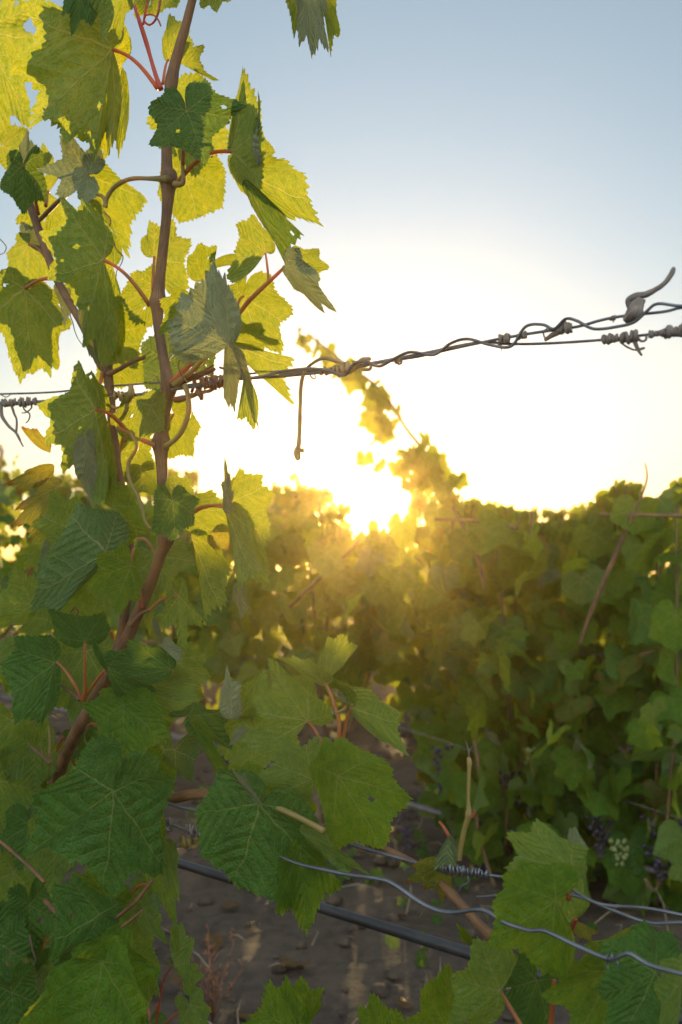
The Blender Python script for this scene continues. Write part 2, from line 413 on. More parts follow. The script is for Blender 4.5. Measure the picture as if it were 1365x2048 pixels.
for pts in ([(258, -20, 3.5), (272, 20, 3.5), (290, 75, 5), (300, 110, 4), (312, 150, 4.5), (322, 178, 6)], [(300, -20, 2.5), (292, 20, 2.5), (287, 50, 2.5)]):
    tube('shoot', pts, M_RED, GV, dep=-.01, sides=8)
tube('shoot', [(350, 368, 7), (366, 366, 5), (366, 335, 4), (366, 300, 3.5)], M_GREEN, GV, dep=-.01, sides=8)
tube('shoot', [(345, 765, 8, -.005), (385, 725, 5, -.01), (432, 680, 5.5, -.01), (478, 628, 4.5, -.0), (500, 600, 5, 0), (540, 562, 4, 0), (572, 532, 3.2, 0)], M_PET, GV, sides=8, n=8)
tube('shoot', [(350, 770, 7, -.01), (392, 735, 5.5, -.015), (430, 693, 6, -.02), (455, 660, 4, -.02)], M_GREEN, GV, sides=8, n=8)
tube('shoot', [(332, 892, 6), (352, 878, 5), (368, 855, 5.5), (378, 822, 5.5), (376, 790, 5), (370, 770, 6)], M_GREEN, GV, dep=-.02, sides=10)
tube('shoot', [(262, 865, 3), (274, 895, 3.3), (258, 925, 3.5), (260, 960, 3.5), (280, 1000, 3.3), (290, 1040, 3), (302, 1058, 3)], M_GREEN, GV, dep=-.015, sides=8)
tube('shoot', [(212, 750, 6, .02), (236, 740, 5, .01), (262, 725, 4.5, .01), (290, 714, 4, .01)], M_CANE, GV, sides=8)
tube('shoot', [(205, 745, 4, .01), (198, 790, 3.6, .0), (197, 830, 3.4, .0), (210, 848, 4, .0), (230, 848, 4, .01)], M_PET, GV, sides=8)
tube('shoot', [(236, 855, 3.5, 0), (262, 868, 4, 0), (290, 882, 5, 0), (312, 890, 6, 0)], M_PET, GV, sides=8, dep=-.01)
tube('shoot', [(232, 955, 4, .02), (205, 942, 3.2, .0), (170, 935, 3, -.02), (140, 924, 3, -.03)], M_RED, GV, sides=8)
tube('shoot', [(225, 945, 3, .01), (222, 900, 2.6, .0), (218, 870, 2.4, 0)], M_PET, GV, sides=8)
tube('shoot', [(338, 358, 8), (300, 357, 4.5), (262, 358, 4.5), (232, 372, 4.5), (215, 395, 4.5), (211, 415, 5)], M_GREEN, GV, dep=-.012, sides=10, n=8)
tube('shoot', [(212, 404, 4.5), (204, 392, 3.5), (190, 390, 3.3), (182, 402, 3)], M_GREEN, GV, dep=-.012, sides=8)
tube('shoot', [(262, 1252, 5, -.01), (282, 1228, 4, -.01), (300, 1220, 3.2, -.01)], M_CANE, GV, sides=8)
tube('shoot', [(285, 1215, 3, -.01), (283, 1190, 3, -.01), (276, 1150, 2.4, -.0)], M_RED, GV, sides=8)
tube('shoot', [(80, 440, 4, .02), (102, 418, 5, .01), (122, 398, 4, 0), (140, 382, 3, 0)], M_CANE, GV, sides=8)
tube('shoot', [(168, 1400, 5, -.02), (171, 1375, 3.5, -.03), (170, 1330, 3, -.04), (170, 1286, 2.6, -.04)], M_PET, GV, sides=8)
tube('shoot', [(166, 1402, 4, -.02), (150, 1370, 3.6, -.03), (130, 1340, 3, -.035), (114, 1324, 2.4, -.04)], M_PET, GV, sides=8)
tube('shoot', [(160, 1400, 4, -.02), (135, 1378, 3.5, -.02), (108, 1362, 3, -.01)], M_CANE, GV, sides=8)
tube('shoot', [(172, 1392, 4, -.02), (190, 1365, 3.5, -.03), (210, 1340, 3, -.05)], M_PET, GV, sides=8)
tube('shoot', [(100, 1530, 3.5), (101, 1480, 3.2), (98, 1452, 2.6)], M_GREEN, GV, sides=8, dep=-.01)
tube('shoot', [(100, 1528, 3), (80, 1508, 2.6), (58, 1490, 2.2)], M_CANE, GV, sides=8, dep=-.03)
tube('shoot', [(0, 1682, 3.5), (35, 1712, 3.5), (68, 1742, 4), (90, 1765, 3.5)], M_CANE, GV, sides=8, dep=-.10)
tube('shoot', [(306, 1760, 3), (275, 1800, 4), (245, 1826, 4), (205, 1855, 4), (150, 1860, 4), (90, 1800, 5)], M_CANE, GV, sides=8, dep=-.035)
tube('shoot', [(286, 1820, 2.6), (250, 1850, 3), (215, 1868, 3)], M_CANE, GV, sides=8, dep=-.055)
tube('shoot', [(312, 2060, 2.6), (322, 1990, 2.4), (330, 1955, 2.2), (347, 1928, 2)], M_RED, GV, sides=8, dep=0)
tube('shoot', [(322, 2055, 2.4), (350, 2030, 2.4), (378, 2010, 2.2)], M_PET, GV, sides=8)
# curling tendrils
def tend(pts, r=1.3, m=None, dep=-.02, parent=None):
    return tube('tendril', [(p[0], p[1], r * (1 - .5 * i / len(pts))) for i, p in enumerate(pts)], m or M_CANE, parent or GV, dep=dep, sides=6, n=8)
tend([(208, 424), (222, 440), (217, 462), (226, 480), (234, 500), (246, 512), (243, 528), (234, 542), (233, 553)], 1.6)
tend([(140, 630), (146, 645), (150, 662), (158, 680), (170, 695)], 1.2)
tend([(322, -10), (318, 20), (311, 40), (300, 50), (289, 42), (293, 31), (307, 30), (317, 40), (322, 52)], 2.8, M_RED)
tend([(0, 478), (8, 486), (13, 495), (8, 506), (-4, 510)], 1.2)
tend([(375, 765), (360, 742), (358, 726), (368, 705), (374, 690), (370, 670), (362, 655)], 2.2, M_CANE)
tend([(330, 790), (322, 770), (315, 755), (312, 752)], 1.8, M_CANE)
tend([(115, 1432), (100, 1420), (113, 1400), (112, 1390), (105, 1376)], 1.4)
tend([(80, 1490), (95, 1515), (115, 1508), (130, 1490), (150, 1470)], 1.5)
tend([(180, 1455), (170, 1470), (172, 1488)], 1.2)
tend([(60, 1870), (66, 1900), (72, 1925), (60, 1950), (50, 1960), (70, 1950), (85, 1990)], 2.0, M_OLD)
tend([(142, 1225), (150, 1215), (157, 1222), (152, 1232), (144, 1228)], 1.8)

L = lambda *a, **k: VL(GV, *a, **k)
L(226, 99, -.03, 'd', [(150, -30), (60, 0), (28, 128), (66, 238), (130, 272), (190, 302), (221, 300, 40)], [-108, -60, -28, 0, 28, 53, 95], pet=(316, 178), lb=.22, g=(.1, .05), petr=3.4, back=True)
L(252, -40, -.06, 'd', [(205, -60), (165, -5), (207, 80), (240, 72), (262, 10)], g=(-.2, .1))
L(170, -60, -.09, 'u', [(110, -40), (122, 20), (143, 64), (182, 42), (215, -30)], m=M_DARK)
L(-35, 60, .03, 'd', [(0, -70), (60, 15), (66, 80), (58, 238), (10, 290)], lb=.14, g=(.2, .1))
L(4, 291, .0, 'd', [(15, 340), (48, 345), (60, 320), (52, 258), (28, 250)])
L(50, 345, .0, 'd', [(72, 300), (58, 262), (46, 300)], m=M_PALE, g=(1.0, 0))
L(46, 331, -.04, 'u', [(15, 306), (-3, 372), (45, 425), (90, 395), (83, 305)], pet=(78, 430, .02), m=M_DARK)
L(95, 336, .03, 'd', [(74, 308), (88, 289), (108, 318)])
L(178, 350, -.01, 'd', [(196, 296), (130, 270), (80, 345), (120, 390), (168, 408)], pet=(130, 396), m=M_PALE, lb=.2, g=(.1, -.5))
L(180, 351, .02, 'd', [(172, 400), (212, 440), (251, 506), (288, 394), (198, 320)], g=(.1, .1))
L(208, 520, -.05, 'd', [(168, 402), (125, 396), (84, 470), (98, 556), (150, 602), (168, 690), (204, 727, 20)], [-80, -53, -25, 0, 28, 60, 90], pet=(300, 612), lb=.16, g=(.15, .1), petr=3.4, back=True)
L(170, 600, -.055, 'd', [(160, 640), (176, 700), (204, 728), (196, 660), (182, 590)], m=M_PALE, g=(.5, .3), lb=.02)
L(195, 412, .05, 'd', [(180, 450), (200, 490), (218, 465)])
L(98, 385, .07, 'd', [(112, 330), (55, 395), (34, 440), (72, 468), (115, 475)], pet=(92, 412, .02))
L(58, 489, .01, 'd', [(35, 466), (8, 500), (16, 552), (52, 576), (99, 548)], pet=(98, 524, .02))
L(60, 490, .02, 'd', [(45, 446), (72, 458), (96, 492)], m=M_PALE)
L(50, 577, -.01, 'd', [(0, 543), (-50, 620), (44, 756), (100, 743), (131, 640), (104, 577, 20)], [-110, -60, -10, 20, 60, 105], pet=(112, 558, .02), lb=.14, g=(.1, .2), petr=3.2, back=True)
L(121, 572, .02, 'd', [(108, 574), (129, 652), (152, 604)], m=M_PALE)
L(190, 819, -.06, 'd', [(190, 765), (160, 724), (76, 812), (92, 880), (126, 942), (160, 960), (190, 1005)], [-95, -60, -20, 0, 25, 50, 75], pet=(250, 858), lb=.24, g=(.1, .1), petr=3.4, back=True)
L(172, 870, -.075, 'd', [(150, 940), (184, 1002), (196, 930), (186, 860)], m=M_PALE, g=(.3, .2), lb=.05)
L(240, 905, .05, 'd', [(235, 856), (188, 872), (186, 962), (272, 962), (312, 935), (300, 878)], [-120, -70, -25, 25, 70, 120], pet=(252, 880))
L(282, 932, .07, 'd', [(248, 955), (258, 992), (316, 988), (322, 942)])
L(312, 575, .03, 'd', [(312, 533), (268, 545), (240, 596), (268, 642), (305, 652)], g=(0, 0))
L(229, 663, .01, 'd', [(246, 598), (295, 652), (272, 735), (210, 725), (188, 654)], pet=(214, 740, .02))
L(338, 722, .04, 'd', [(335, 648), (286, 690), (292, 772), (342, 792), (392, 695)], m=M_DARK)
L(240, 722, .05, 'd', [(196, 728), (192, 762), (240, 775), (292, 762), (298, 722)])
L(303, 812, -.04, 'd', [(312, 778), (266, 798), (274, 878), (327, 858), (332, 796)], pet=(322, 880), back=True)
L(230, 850, -.01, 'd', [(222, 835), (252, 788), (294, 782), (278, 868)])
L(374, 221, -.045, 'u', [(328, 168), (300, 215), (302, 288), (407, 316), (452, 245), (486, 212), (402, 154)], [-150, -100, -50, 0, 40, 75, 130], pet=(366, 330, -.02), lb=.14, m=M_DARK)
L(390, 240, .05, 'd', [(368, 148), (296, 240), (322, 292), (390, 348), (452, 292)], g=(0, 0))
L(337, 120, .03, 'd', [(325, 80), (338, 32), (378, 38), (386, 92)], pet=(326, 168), petr=2.2)
L(352, 122, .03, 'd', [(375, 84), (407, 92), (406, 138), (436, 160)])
L(368, 342, .07, 'd', [(330, 308), (318, 388), (360, 440), (442, 412), (448, 340), (420, 298)], [-120, -70, -20, 30, 75, 120], lb=.02, g=(0, 0))
L(465, 303, -.02, 'd', [(468, 200), (488, 143), (520, 215), (528, 300), (522, 372), (495, 380)], [-95, -60, -20, 20, 60, 100], pet=(350, 372), lb=.06, petr=4.0, back=True)
L(524, 330, -.0, 'd', [(516, 280), (522, 188), (514, 250)], g=(1.5, 0), m=M_PALE)
L(502, 300, .03, 'd', [(518, 250), (549, 305), (520, 335)])
L(493, 348, .0, 'd', [(540, 312), (572, 320), (608, 352), (638, 448), (570, 434)], [-80, -40, -15, 10, 45], g=(0, .1))
L(492, 360, -.02, 'u', [(488, 382), (512, 425), (572, 530), (598, 462), (560, 420)], m=M_DARK, g=(.2, .2))
L(531, 506, .0, 'd', [(546, 476), (508, 430), (474, 450), (472, 492), (452, 552)], [-80, -40, -5, 30, 80], pet=(538, 564), petr=2.2)
L(478, 515, .02, 'd', [(432, 518), (428, 536), (470, 528)])
L(570, 530, -.01, 'd', [(596, 498), (630, 540), (668, 620), (640, 620), (584, 572)], m=M_PALE, g=(.2, .1))
L(600, 522, .03, 'd', [(588, 492), (636, 498), (657, 534), (636, 562)])
L(309, 514, .02, 'd', [(281, 486), (300, 444), (345, 443), (379, 480), (372, 578)], [-100, -60, -20, 20, 80], pet=(306, 580), petr=2.4)
L(410, 560, -.03, 'u', [(374, 518), (400, 490), (434, 494), (425, 556)])
L(457, 692, -.06, 'd', [(460, 560), (434, 526), (398, 572), (368, 594), (340, 655)], [-55, -28, 0, 30, 60], m=M_PALE, g=(.5, .2))
L(380, 598, -.05, 'u', [(345, 580), (325, 600), (320, 668), (375, 664), (404, 640)])
L(457, 688, -.06, 'd', [(447, 718), (450, 795), (470, 812), (479, 735)], m=M_PALE, g=(.3, .3), lb=.02)
L(468, 700, -.055, 'd', [(482, 722), (498, 800), (516, 854), (507, 780), (488, 708)], m=M_PALE, g=(.2, .3), lb=.02)
L(490, 742, -.035, 'd', [(487, 800), (475, 832), (511, 850)])
L(487, 593, .05, 'd', [(486, 546), (452, 580), (450, 684), (562, 702), (582, 620), (532, 546)], [-150, -90, -35, 20, 70, 140], pet=(466, 648), g=(0, 0))
L(458, 684, .0, 'u', [(478, 643), (520, 652), (564, 691), (520, 704)])
L(460, 687, -.01, 'd', [(500, 690), (584, 715), (580, 806), (508, 742)], [-50, -8, 30, 60], g=(0, 0))
L(402, 700, .06, 'd', [(378, 650), (402, 638), (432, 700), (426, 752), (394, 748)], m=M_DARK)
L(348, 829, .02, 'd', [(352, 798), (374, 803), (398, 850), (386, 908), (338, 914), (328, 860)], [-150, -100, -50, 0, 50, 110], pet=(330, 870))
L(615, -50, .0, 'd', [(590, -10), (600, 78), (625, 104), (655, 95), (652, 0)], m=M_PALE, g=(.3, .1))
L(640, -40, .02, 'd', [(648, 20), (660, 102), (680, 60), (672, 0)])
L(600, -40, .02, 'd', [(574, 0), (588, 64), (607, 62)])
L(425, -45, .0, 'd', [(388, -10), (402, 12), (430, 19), (460, -6)])
L(320, -30, .02, 'd', [(270, -4), (270, 32), (312, 30), (357, 12)])
L(108, 930, .02, 'd', [(62, 935), (12, 966), (38, 988), (85, 968)], m=M_WITH, wave=.14)
L(100, 906, .05, 'd', [(46, 856), (76, 860), (99, 885)], m=M_WITH, wave=.1)
L(122, 972, .02, 'd', [(75, 966), (34, 1012), (28, 1047), (60, 1078), (88, 1062)], m=M_WITH)
L(145, 1058, .0, 'd', [(156, 998), (105, 983), (66, 1053), (108, 1102)], [-90, -35, 15, 60], lb=.16)
L(212, 1104, -.03, 'd', [(238, 1028), (160, 1010), (82, 1130), (64, 1218), (122, 1217), (190, 1148, 20)], [-110, -60, -22, 10, 40, 85], lb=.08, g=(.1, .1), back=True, m=M_DARK)
L(263, 1130, -.05, 'u', [(246, 1088), (200, 1108), (180, 1172), (240, 1226), (281, 1196), (277, 1098)], [-150, -100, -40, 10, 60, 140], pet=(270, 1100))
L(178, 1247, .02, 'd', [(152, 1208), (170, 1172), (224, 1214), (216, 1252)], pet=(178, 1290))
L(170, 1284, -.04, 'u', [(220, 1260), (207, 1226), (150, 1236), (96, 1214), (114, 1272)], m=M_DARK)
L(66, 1208, -.01, 'd', [(74, 1158), (30, 1135), (-12, 1205), (0, 1257), (45, 1248)])
L(95, 1085, .02, 'd', [(75, 1072), (40, 1105), (50, 1137), (76, 1142)])
L(102, 1088, .0, 'u', [(86, 1084), (74, 1132), (99, 1122)], m=M_PALE)
L(96, 1240, .01, 'd', [(72, 1208), (36, 1264), (60, 1278), (102, 1262)])
L(110, 1325, -.04, 'u', [(100, 1270), (40, 1273), (10, 1330), (40, 1437), (85, 1442), (109, 1417)], [-110, -70, -25, 20, 55, 100], m=M_DARK)
L(-10, 1320, -.01, 'd', [(20, 1273), (52, 1290), (32, 1342)])
L(175, 1300, .05, 'd', [(108, 1310), (110, 1402), (150, 1455), (228, 1402), (232, 1288)])
L(217, 1337, -.065, 'u', [(184, 1290), (234, 1402), (278, 1434), (310, 1384), (250, 1298), (220, 1303)], [-120, -50, 0, 45, 100, 130], m=M_DARK)
L(247, 1408, -.045, 'u', [(200, 1378), (170, 1412), (203, 1492), (265, 1530), (333, 1470), (318, 1398)], [-120, -75, -25, 10, 60, 110], back=True)
L(342, 1340, -.02, 'u', [(332, 1298), (265, 1282), (216, 1310), (248, 1354), (295, 1368)], m=M_DARK)
L(275, 1382, -.015, 'd', [(290, 1343), (348, 1335), (383, 1357), (408, 1416), (330, 1444)])
L(342, 1320, .02, 'd', [(385, 1283), (412, 1310), (417, 1352), (406, 1393), (368, 1404)])
L(322, 1287, -.03, 'd', [(306, 1255), (302, 1232), (314, 1240), (322, 1262)], m=M_PALE)
L(318, 1290, -.03, 'd', [(340, 1276), (364, 1300), (360, 1327), (335, 1302)], m=M_PALE)
L(357, 1191, .0, 'd', [(372, 1160), (410, 1245), (368, 1306), (325, 1246), (332, 1163)], pet=(300, 1220, -.01), lb=.26, petr=2.4)
L(382, 1070, .01, 'd', [(440, 1088), (460, 1138), (449, 1206), (410, 1234), (398, 1150)], [-60, -35, -5, 15, 50])
L(346, 1000, -.04, 'u', [(312, 980), (308, 1060), (345, 1078), (387, 1046), (398, 1000), (362, 972)], [-120, -60, -5, 40, 80, 130], m=M_DARK)
L(352, 992, .0, 'd', [(345, 950), (380, 960), (388, 985)])
L(374, 1022, .0, 'd', [(393, 990), (425, 980), (460, 1010), (456, 1062), (400, 1070)], [-80, -45, -5, 30, 75])
L(425, 1065, .02, 'd', [(428, 1097), (455, 1098), (462, 1062)], m=M_WITH)
L(452, 1008, .02, 'd', [(466, 960), (480, 937), (522, 950), (546, 985), (537, 1060), (540, 1140)], [-70, -45, -15, 10, 45, 75], g=(0, 0))
L(450, 1012, -.02, 'd', [(500, 1045), (527, 1148), (508, 1158), (478, 1182), (463, 1080)], [-60, -20, 0, 20, 60], pet=(340, 1076), petr=4.2, back=True)
L(460, 1025, -.02, 'd', [(442, 975), (452, 922), (463, 950), (466, 992)], m=M_PALE, g=(.8, 0))
L(478, 1165, .0, 'd', [(467, 1200), (482, 1238), (500, 1220), (492, 1180)], m=M_PALE)
L(228, 1012, -.01, 'u', [(194, 958), (215, 945), (257, 975), (294, 1044)])
L(249, 1035, .0, 'd', [(223, 1092), (235, 1104), (252, 1060)])
L(310, 1112, .03, 'd', [(260, 1110), (270, 1152), (330, 1178), (393, 1120), (366, 1078)])
L(300, 1150, .04, 'd', [(320, 1158), (324, 1185), (302, 1264), (276, 1240)])
L(228, 1582, -.08, 'u', [(190, 1478), (72, 1590), (50, 1712), (112, 1692), (225, 1788), (322, 1742), (346, 1560), (312, 1506)], [-130, -80, -53, -30, 5, 50, 90, 130], lb=.12, petr=3, back=True, m=M_DARK)
L(330, 1680, .0, 'd', [(355, 1706), (354, 1795), (326, 1772)])
L(300, 1690, .01, 'd', [(346, 1700), (352, 1852), (268, 1720)])
L(200, 1829, -.05, 'u', [(244, 1808), (150, 1748), (110, 1770), (104, 1922), (180, 1882), (237, 1862)], [-110, -60, -30, 10, 60, 100], back=True, m=M_DARK)
L(206, 1922, -.1, 'u', [(200, 1886), (110, 1935), (36, 2050), (150, 2150), (272, 2120), (302, 2000), (232, 1876)], [-140, -80, -40, 0, 40, 70, 140], back=True)

# ------------------------------------------------------------------ THE LOWER GRAPEVINE (foreground, centre and lower right)
GV2 = empty('grapevine', Vector((P(1120, 2048, zrow(1120)).x, P(1120, 2048, zrow(1120)).y, 0)), 'low grapevine sending a bare brown cane left along the lowest wires to a leafy spray', 'grapevine')
tube('cane', [(318, 1606, 11, .03), (350, 1596, 11, .03), (400, 1588, 10, .03), (460, 1600, 8, .03), (540, 1622, 6, .02), (655, 1660, 7, .0), (700, 1672, 6, .01), (765, 1697, 8, .01), (850, 1740, 8, .01), (900, 1785, 9, .0),
              (950, 1840, 9.5, .0), (990, 1882, 10.5, .0), (1020, 1930, 12, .03), (1050, 2020, 15, .04), (1070, 2150, 22, .03)], M_CANE, GV2, sides=14, n=8, swell=[(655, 1658, 5, 12), (905, 1790, 3, 10), (985, 1876, 3, 12)])
tube('trunk', [(1066, 2130, 24, .03), (1085, 2300, 40, .03), (1095, 2700, 50, .03), (1095, 3300, 54, .03)], M_OLD, GV2, sides=16, rough=.3)
tube('shoot', [(524, 1604, 5.5), (570, 1622, 6), (620, 1646, 6), (648, 1662, 7)], M_GREEN, GV2, dep=-.06, sides=10)
tube('shoot', [(655, 1660, 8, -.02), (657, 1640, 5, -.03), (645, 1600, 4, -.02), (630, 1566, 3, -.01)], M_PET, GV2, sides=8)
tube('shoot', [(660, 1664, 7, -.02), (676, 1640, 5, -.0), (678, 1560, 4.5, .01), (678, 1482, 4.5, .0), (678, 1440, 4, 0), (664, 1395, 3.6, 0), (651, 1368, 3, 0)], M_PET, GV2, sides=8)
tube('shoot', [(676, 1425, 3.5, 0), (690, 1418, 3, 0), (692, 1412, 2, 0)], M_GREEN, GV2, sides=8)
tube('shoot', [(918, 1720, 5.5), (922, 1695, 5.5), (930, 1655, 5), (938, 1630, 6), (937, 1600, 3.6), (938, 1560, 3.6), (939, 1528, 4.2), (938, 1516, 4)], M_GREEN, GV2, sides=10, dep=.0, swell=[(938, 1628, 2, 6), (939, 1526, 1.5, 6)])
tube('tendril', [(939, 1518, 1.6), (937, 1500, 1.3), (932, 1483, .8)], M_DEAD, GV2, sides=6)
tube('tendril', [(939, 1502, .9), (944, 1494, .8), (948, 1486, .5)], M_DEAD, GV2, sides=6)
tube('shoot', [(936, 1632, 3), (946, 1633, 3), (950, 1620, 2.5)], M_RED, GV2, sides=8)
tube('shoot', [(898, 1672, 4), (889, 1656, 3.6), (879, 1643, 3)], M_RED, GV2, sides=8)
tube('shoot', [(1060, 2080, 5, .0), (1030, 2030, 4.5, 0), (1000, 1982, 4, 0)], M_PET, GV2, sides=8)
tube('shoot', [(1102, 2060, 6, .01), (1106, 1990, 5, .0), (1110, 1960, 4, 0)], M_PET, GV2, sides=8)
tube('shoot', [(1125, 1905, 4, .01), (1140, 1870, 4, .01), (1152, 1838, 3.6, .0)], M_RED, GV2, sides=8)
L2 = lambda *a, **k: VL(GV2, *a, **k)
L2(651, 1364, .0, 'd', [(636, 1322), (654, 1280), (686, 1273), (712, 1296), (676, 1342)])
L2(651, 1368, .0, 'd', [(600, 1345), (553, 1311), (588, 1313), (622, 1320), (662, 1348)], [-40, -20, 10, 40, 80])
L2(703, 1415, -.01, 'd', [(690, 1362), (665, 1354), (740, 1380), (799, 1425), (813, 1510), (760, 1478)], [-110, -75, -40, -10, 25, 60], pet=(686, 1482), g=(.1, .1))
L2(702, 1411, .01, 'd', [(676, 1383), (673, 1400), (695, 1402)], m=M_PALE)
L2(616, 1443, .0, 'd', [(662, 1417), (622, 1350), (542, 1320), (516, 1400), (488, 1478)], [-100, -55, -5, 40, 90], lb=.2, pet=(646, 1492), g=(.1, .1))
L2(463, 1437, -.01, 'd', [(440, 1385), (455, 1334), (480, 1370), (485, 1410)], [-50, -15, 20, 50], m=M_PALE)
L2(475, 1436, .01, 'd', [(481, 1373), (525, 1343), (558, 1390), (520, 1427)])
L2(510, 1462, .03, 'd', [(560, 1408), (602, 1482), (500, 1562), (438, 1500), (455, 1418)])
L2(627, 1558, -.01, 'd', [(642, 1476), (560, 1486), (506, 1560), (562, 1614)], [-70, -25, 25, 70], g=(.2, 0))
L2(676, 1550, -.04, 'u', [(648, 1482), (620, 1535), (665, 1702), (765, 1697), (819, 1600), (775, 1528), (682, 1481)], [-150, -105, -50, 0, 50, 95, 150], pet=(672, 1500, .01), lb=.06, g=(.05, .1))
L2(520, 1606, -.075, 'u', [(485, 1543), (444, 1543), (393, 1625), (403, 1702), (470, 1768), (590, 1818), (640, 1740), (640, 1650)], [-120, -90, -53, -30, 0, 30, 55, 100], lb=.06, g=(.0, .1), back=True, m=M_DARK)
L2(600, 1690, -.05, 'u', [(560, 1740), (553, 1822), (612, 1864), (682, 1772), (640, 1700)], g=(0, .1))
L2(600, 1664, -.06, 'd', [(642, 1658), (730, 1749), (688, 1752), (640, 1702)])
L2(524, 1608, -.09, 'd', [(464, 1538), (492, 1552), (500, 1590)], m=M_PALE)
L2(378, 1432, -.02, 'u', [(340, 1425), (390, 1405), (457, 1425), (462, 1495), (400, 1482)], m=M_DARK)
L2(380, 1442, -.03, 'u', [(402, 1472), (440, 1564), (457, 1542), (422, 1460)])
L2(493, 1458, -.02, 'd', [(470, 1461), (460, 1490), (489, 1476)], m=M_PALE)
L2(350, 1500, .05, 'd', [(312, 1452), (320, 1550), (385, 1560), (400, 1490)], m=M_DARK)
L2(898, 1672, -.01, 'u', [(880, 1700), (868, 1735), (914, 1738), (916, 1700)], m=M_PALE, g=(0, .2))
L2(880, 1735, .0, 'u', [(830, 1730), (812, 1762), (850, 1775), (885, 1800), (905, 1780), (918, 1745)], [-100, -60, -20, 20, 60, 100], m=M_WITH, lb=.2)
L2(1143, 1740, .0, 'd', [(1174, 1740), (1177, 1700), (1075, 1642), (1019, 1665), (1017, 1740)], [-100, -70, -10, 25, 75], pet=(1138, 1800), petr=4, petm=M_RED, g=(.1, -.1))
L2(1145, 1690, .02, 'd', [(1138, 1660), (1150, 1655), (1172, 1690)], m=M_PALE)
L2(1113, 1800, -.04, 'u', [(1135, 1735), (1045, 1728), (1012, 1750), (988, 1805), (981, 1882), (1092, 1948), (1128, 1962)], [-120, -80, -60, -25, 0, 50, 80], lb=.08, g=(-.1, .1))
L2(1140, 1845, .02, 'd', [(1098, 1738), (1165, 1743), (1179, 1810), (1150, 1842)], [-40, 0, 35, 70])
L2(1152, 1850, .02, 'd', [(1165, 1845), (1197, 1862), (1180, 1882), (1158, 1875)], m=M_WITH, wave=.12)
L2(900, 2065, .0, 'u', [(818, 2052), (843, 1975), (895, 1933), (932, 1960), (920, 2042)])
L2(1000, 1982, -.02, 'd', [(1014, 1895), (960, 1888), (913, 1960), (910, 2052), (960, 2064)], [-80, -50, 0, 50, 90])
L2(960, 1905, -.01, 'u', [(917, 1850), (924, 1880), (957, 1890)])
L2(770, 2085, .0, 'u', [(716, 2025), (745, 1998), (802, 2025)])
L2(600, 2070, .0, 'u', [(493, 2050), (543, 1963), (580, 1955), (614, 2000)])
L2(612, 2044, .015, 'u', [(600, 1958), (647, 1980), (642, 2012)])
L2(1225, 1945, .01, 'u', [(1185, 1890), (1100, 1935), (1093, 1990), (1150, 2080), (1230, 2060)])
L2(1312, 1945, -.01, 'u', [(1352, 1868), (1290, 1846), (1208, 1890), (1200, 1975), (1225, 2058), (1325, 2066)], [-130, -90, -50, -10, 40, 80], m=M_DARK, g=(.1, -.3))
L2(1365, 1962, -.03, 'd', [(1390, 1880), (1322, 1925), (1308, 1965), (1320, 2064)])
L2(1232, 1902, .03, 'd', [(1178, 1888), (1252, 1858), (1276, 1848), (1294, 1880)])
L2(1075, 1960, .03, 'u', [(1030, 1920), (1010, 1980), (1040, 2060), (1100, 2060), (1120, 1960)], m=M_DARK)
# small leaf spray low at the left
for a in ((350, 1932, .0, 'd', [(362, 1848), (388, 1882), (376, 1965), (330, 1922)]), (375, 1948, .01, 'd', [(396, 1928), (407, 1950), (385, 1988)]),
          (380, 2010, .0, 'd', [(404, 1980), (421, 2018), (420, 2062), (360, 2052), (350, 2000)]), (290, 1930, .02, 'd', [(276, 1916), (316, 1935), (320, 1990), (300, 2004)]),
          (286, 1820, .0, 'd', [(300, 1790), (322, 1830), (332, 1885), (300, 1880)]), (350, 1910, -.01, 'd', [(345, 1850), (356, 1850), (362, 1905)])):
    VL(GV, *a)
# leaves deeper in the thicket
def filler(parent, box, count, d0, d1, size, ztab=None, mats=(M_LEAF, M_LEAF, M_DARK)):
    rg = random.Random(hash(box) & 0xffff)
    for i in range(count):
        x = rg.uniform(box[0], box[2]); y = rg.uniform(box[1], box[3]); s = rg.uniform(*size); a0 = rg.uniform(-.7, .7) + math.pi / 2
        tips = []
        sx = rg.uniform(.6, 1); 
        for an, ln in ((-108, .75), (-53, .9), (0, 1.05), (53, .9), (108, .75)):
            an = a0 + math.radians(an); tips.append((x + math.cos(an) * s * ln * sx, y + math.sin(an) * s * ln))
        VL(parent, x, y, rg.uniform(d0, d1), rg.choice('uud'), tips, lb=rg.uniform(.06, .22), m=rg.choice(mats), g=(rg.uniform(-.8, .8), rg.uniform(-.8, .8)), ns=110,
           pet=(x + rg.uniform(-50, 50), y - rg.uniform(20, 60), rg.uniform(d0, d1)))
FILL = empty('grapevine', Vector((P(-160, 2048, zrow(-160)+.15).x, P(-160, 2048, zrow(-160)+.15).y, 0)), 'shaded dense grapevine growing behind the tall two-caned vine in the lower left corner, plus unseen leaves added to shade the near vines', 'grapevine')
tube('trunk', [(-120, 1500, 16, .15), (-130, 1800, 30, .15), (-140, 2100, 40, .15), (-140, 2800, 46, .15)], M_OLD, FILL, sides=14, rough=.3)
tube('cane', [(-120, 1520, 14, .15), (-20, 1480, 12, .13), (80, 1500, 10, .13), (180, 1560, 9, .13), (260, 1640, 8, .12)], M_CANE, FILL, sides=10)
tube('cane', [(-120, 1820, 14, .12), (-20, 1740, 12, .12), (60, 1640, 10, .12), (140, 1500, 9, .12), (180, 1340, 7, .12)], M_CANE, FILL, sides=10)
filler(FILL, (-40, 1440, 310, 2080), 56, .02, .2, (38, 82))
L(-5, 1560, -.02, 'd', [(30, 1500), (75, 1580), (40, 1660), (-20, 1680), (-50, 1600)], g=(.5, .2))
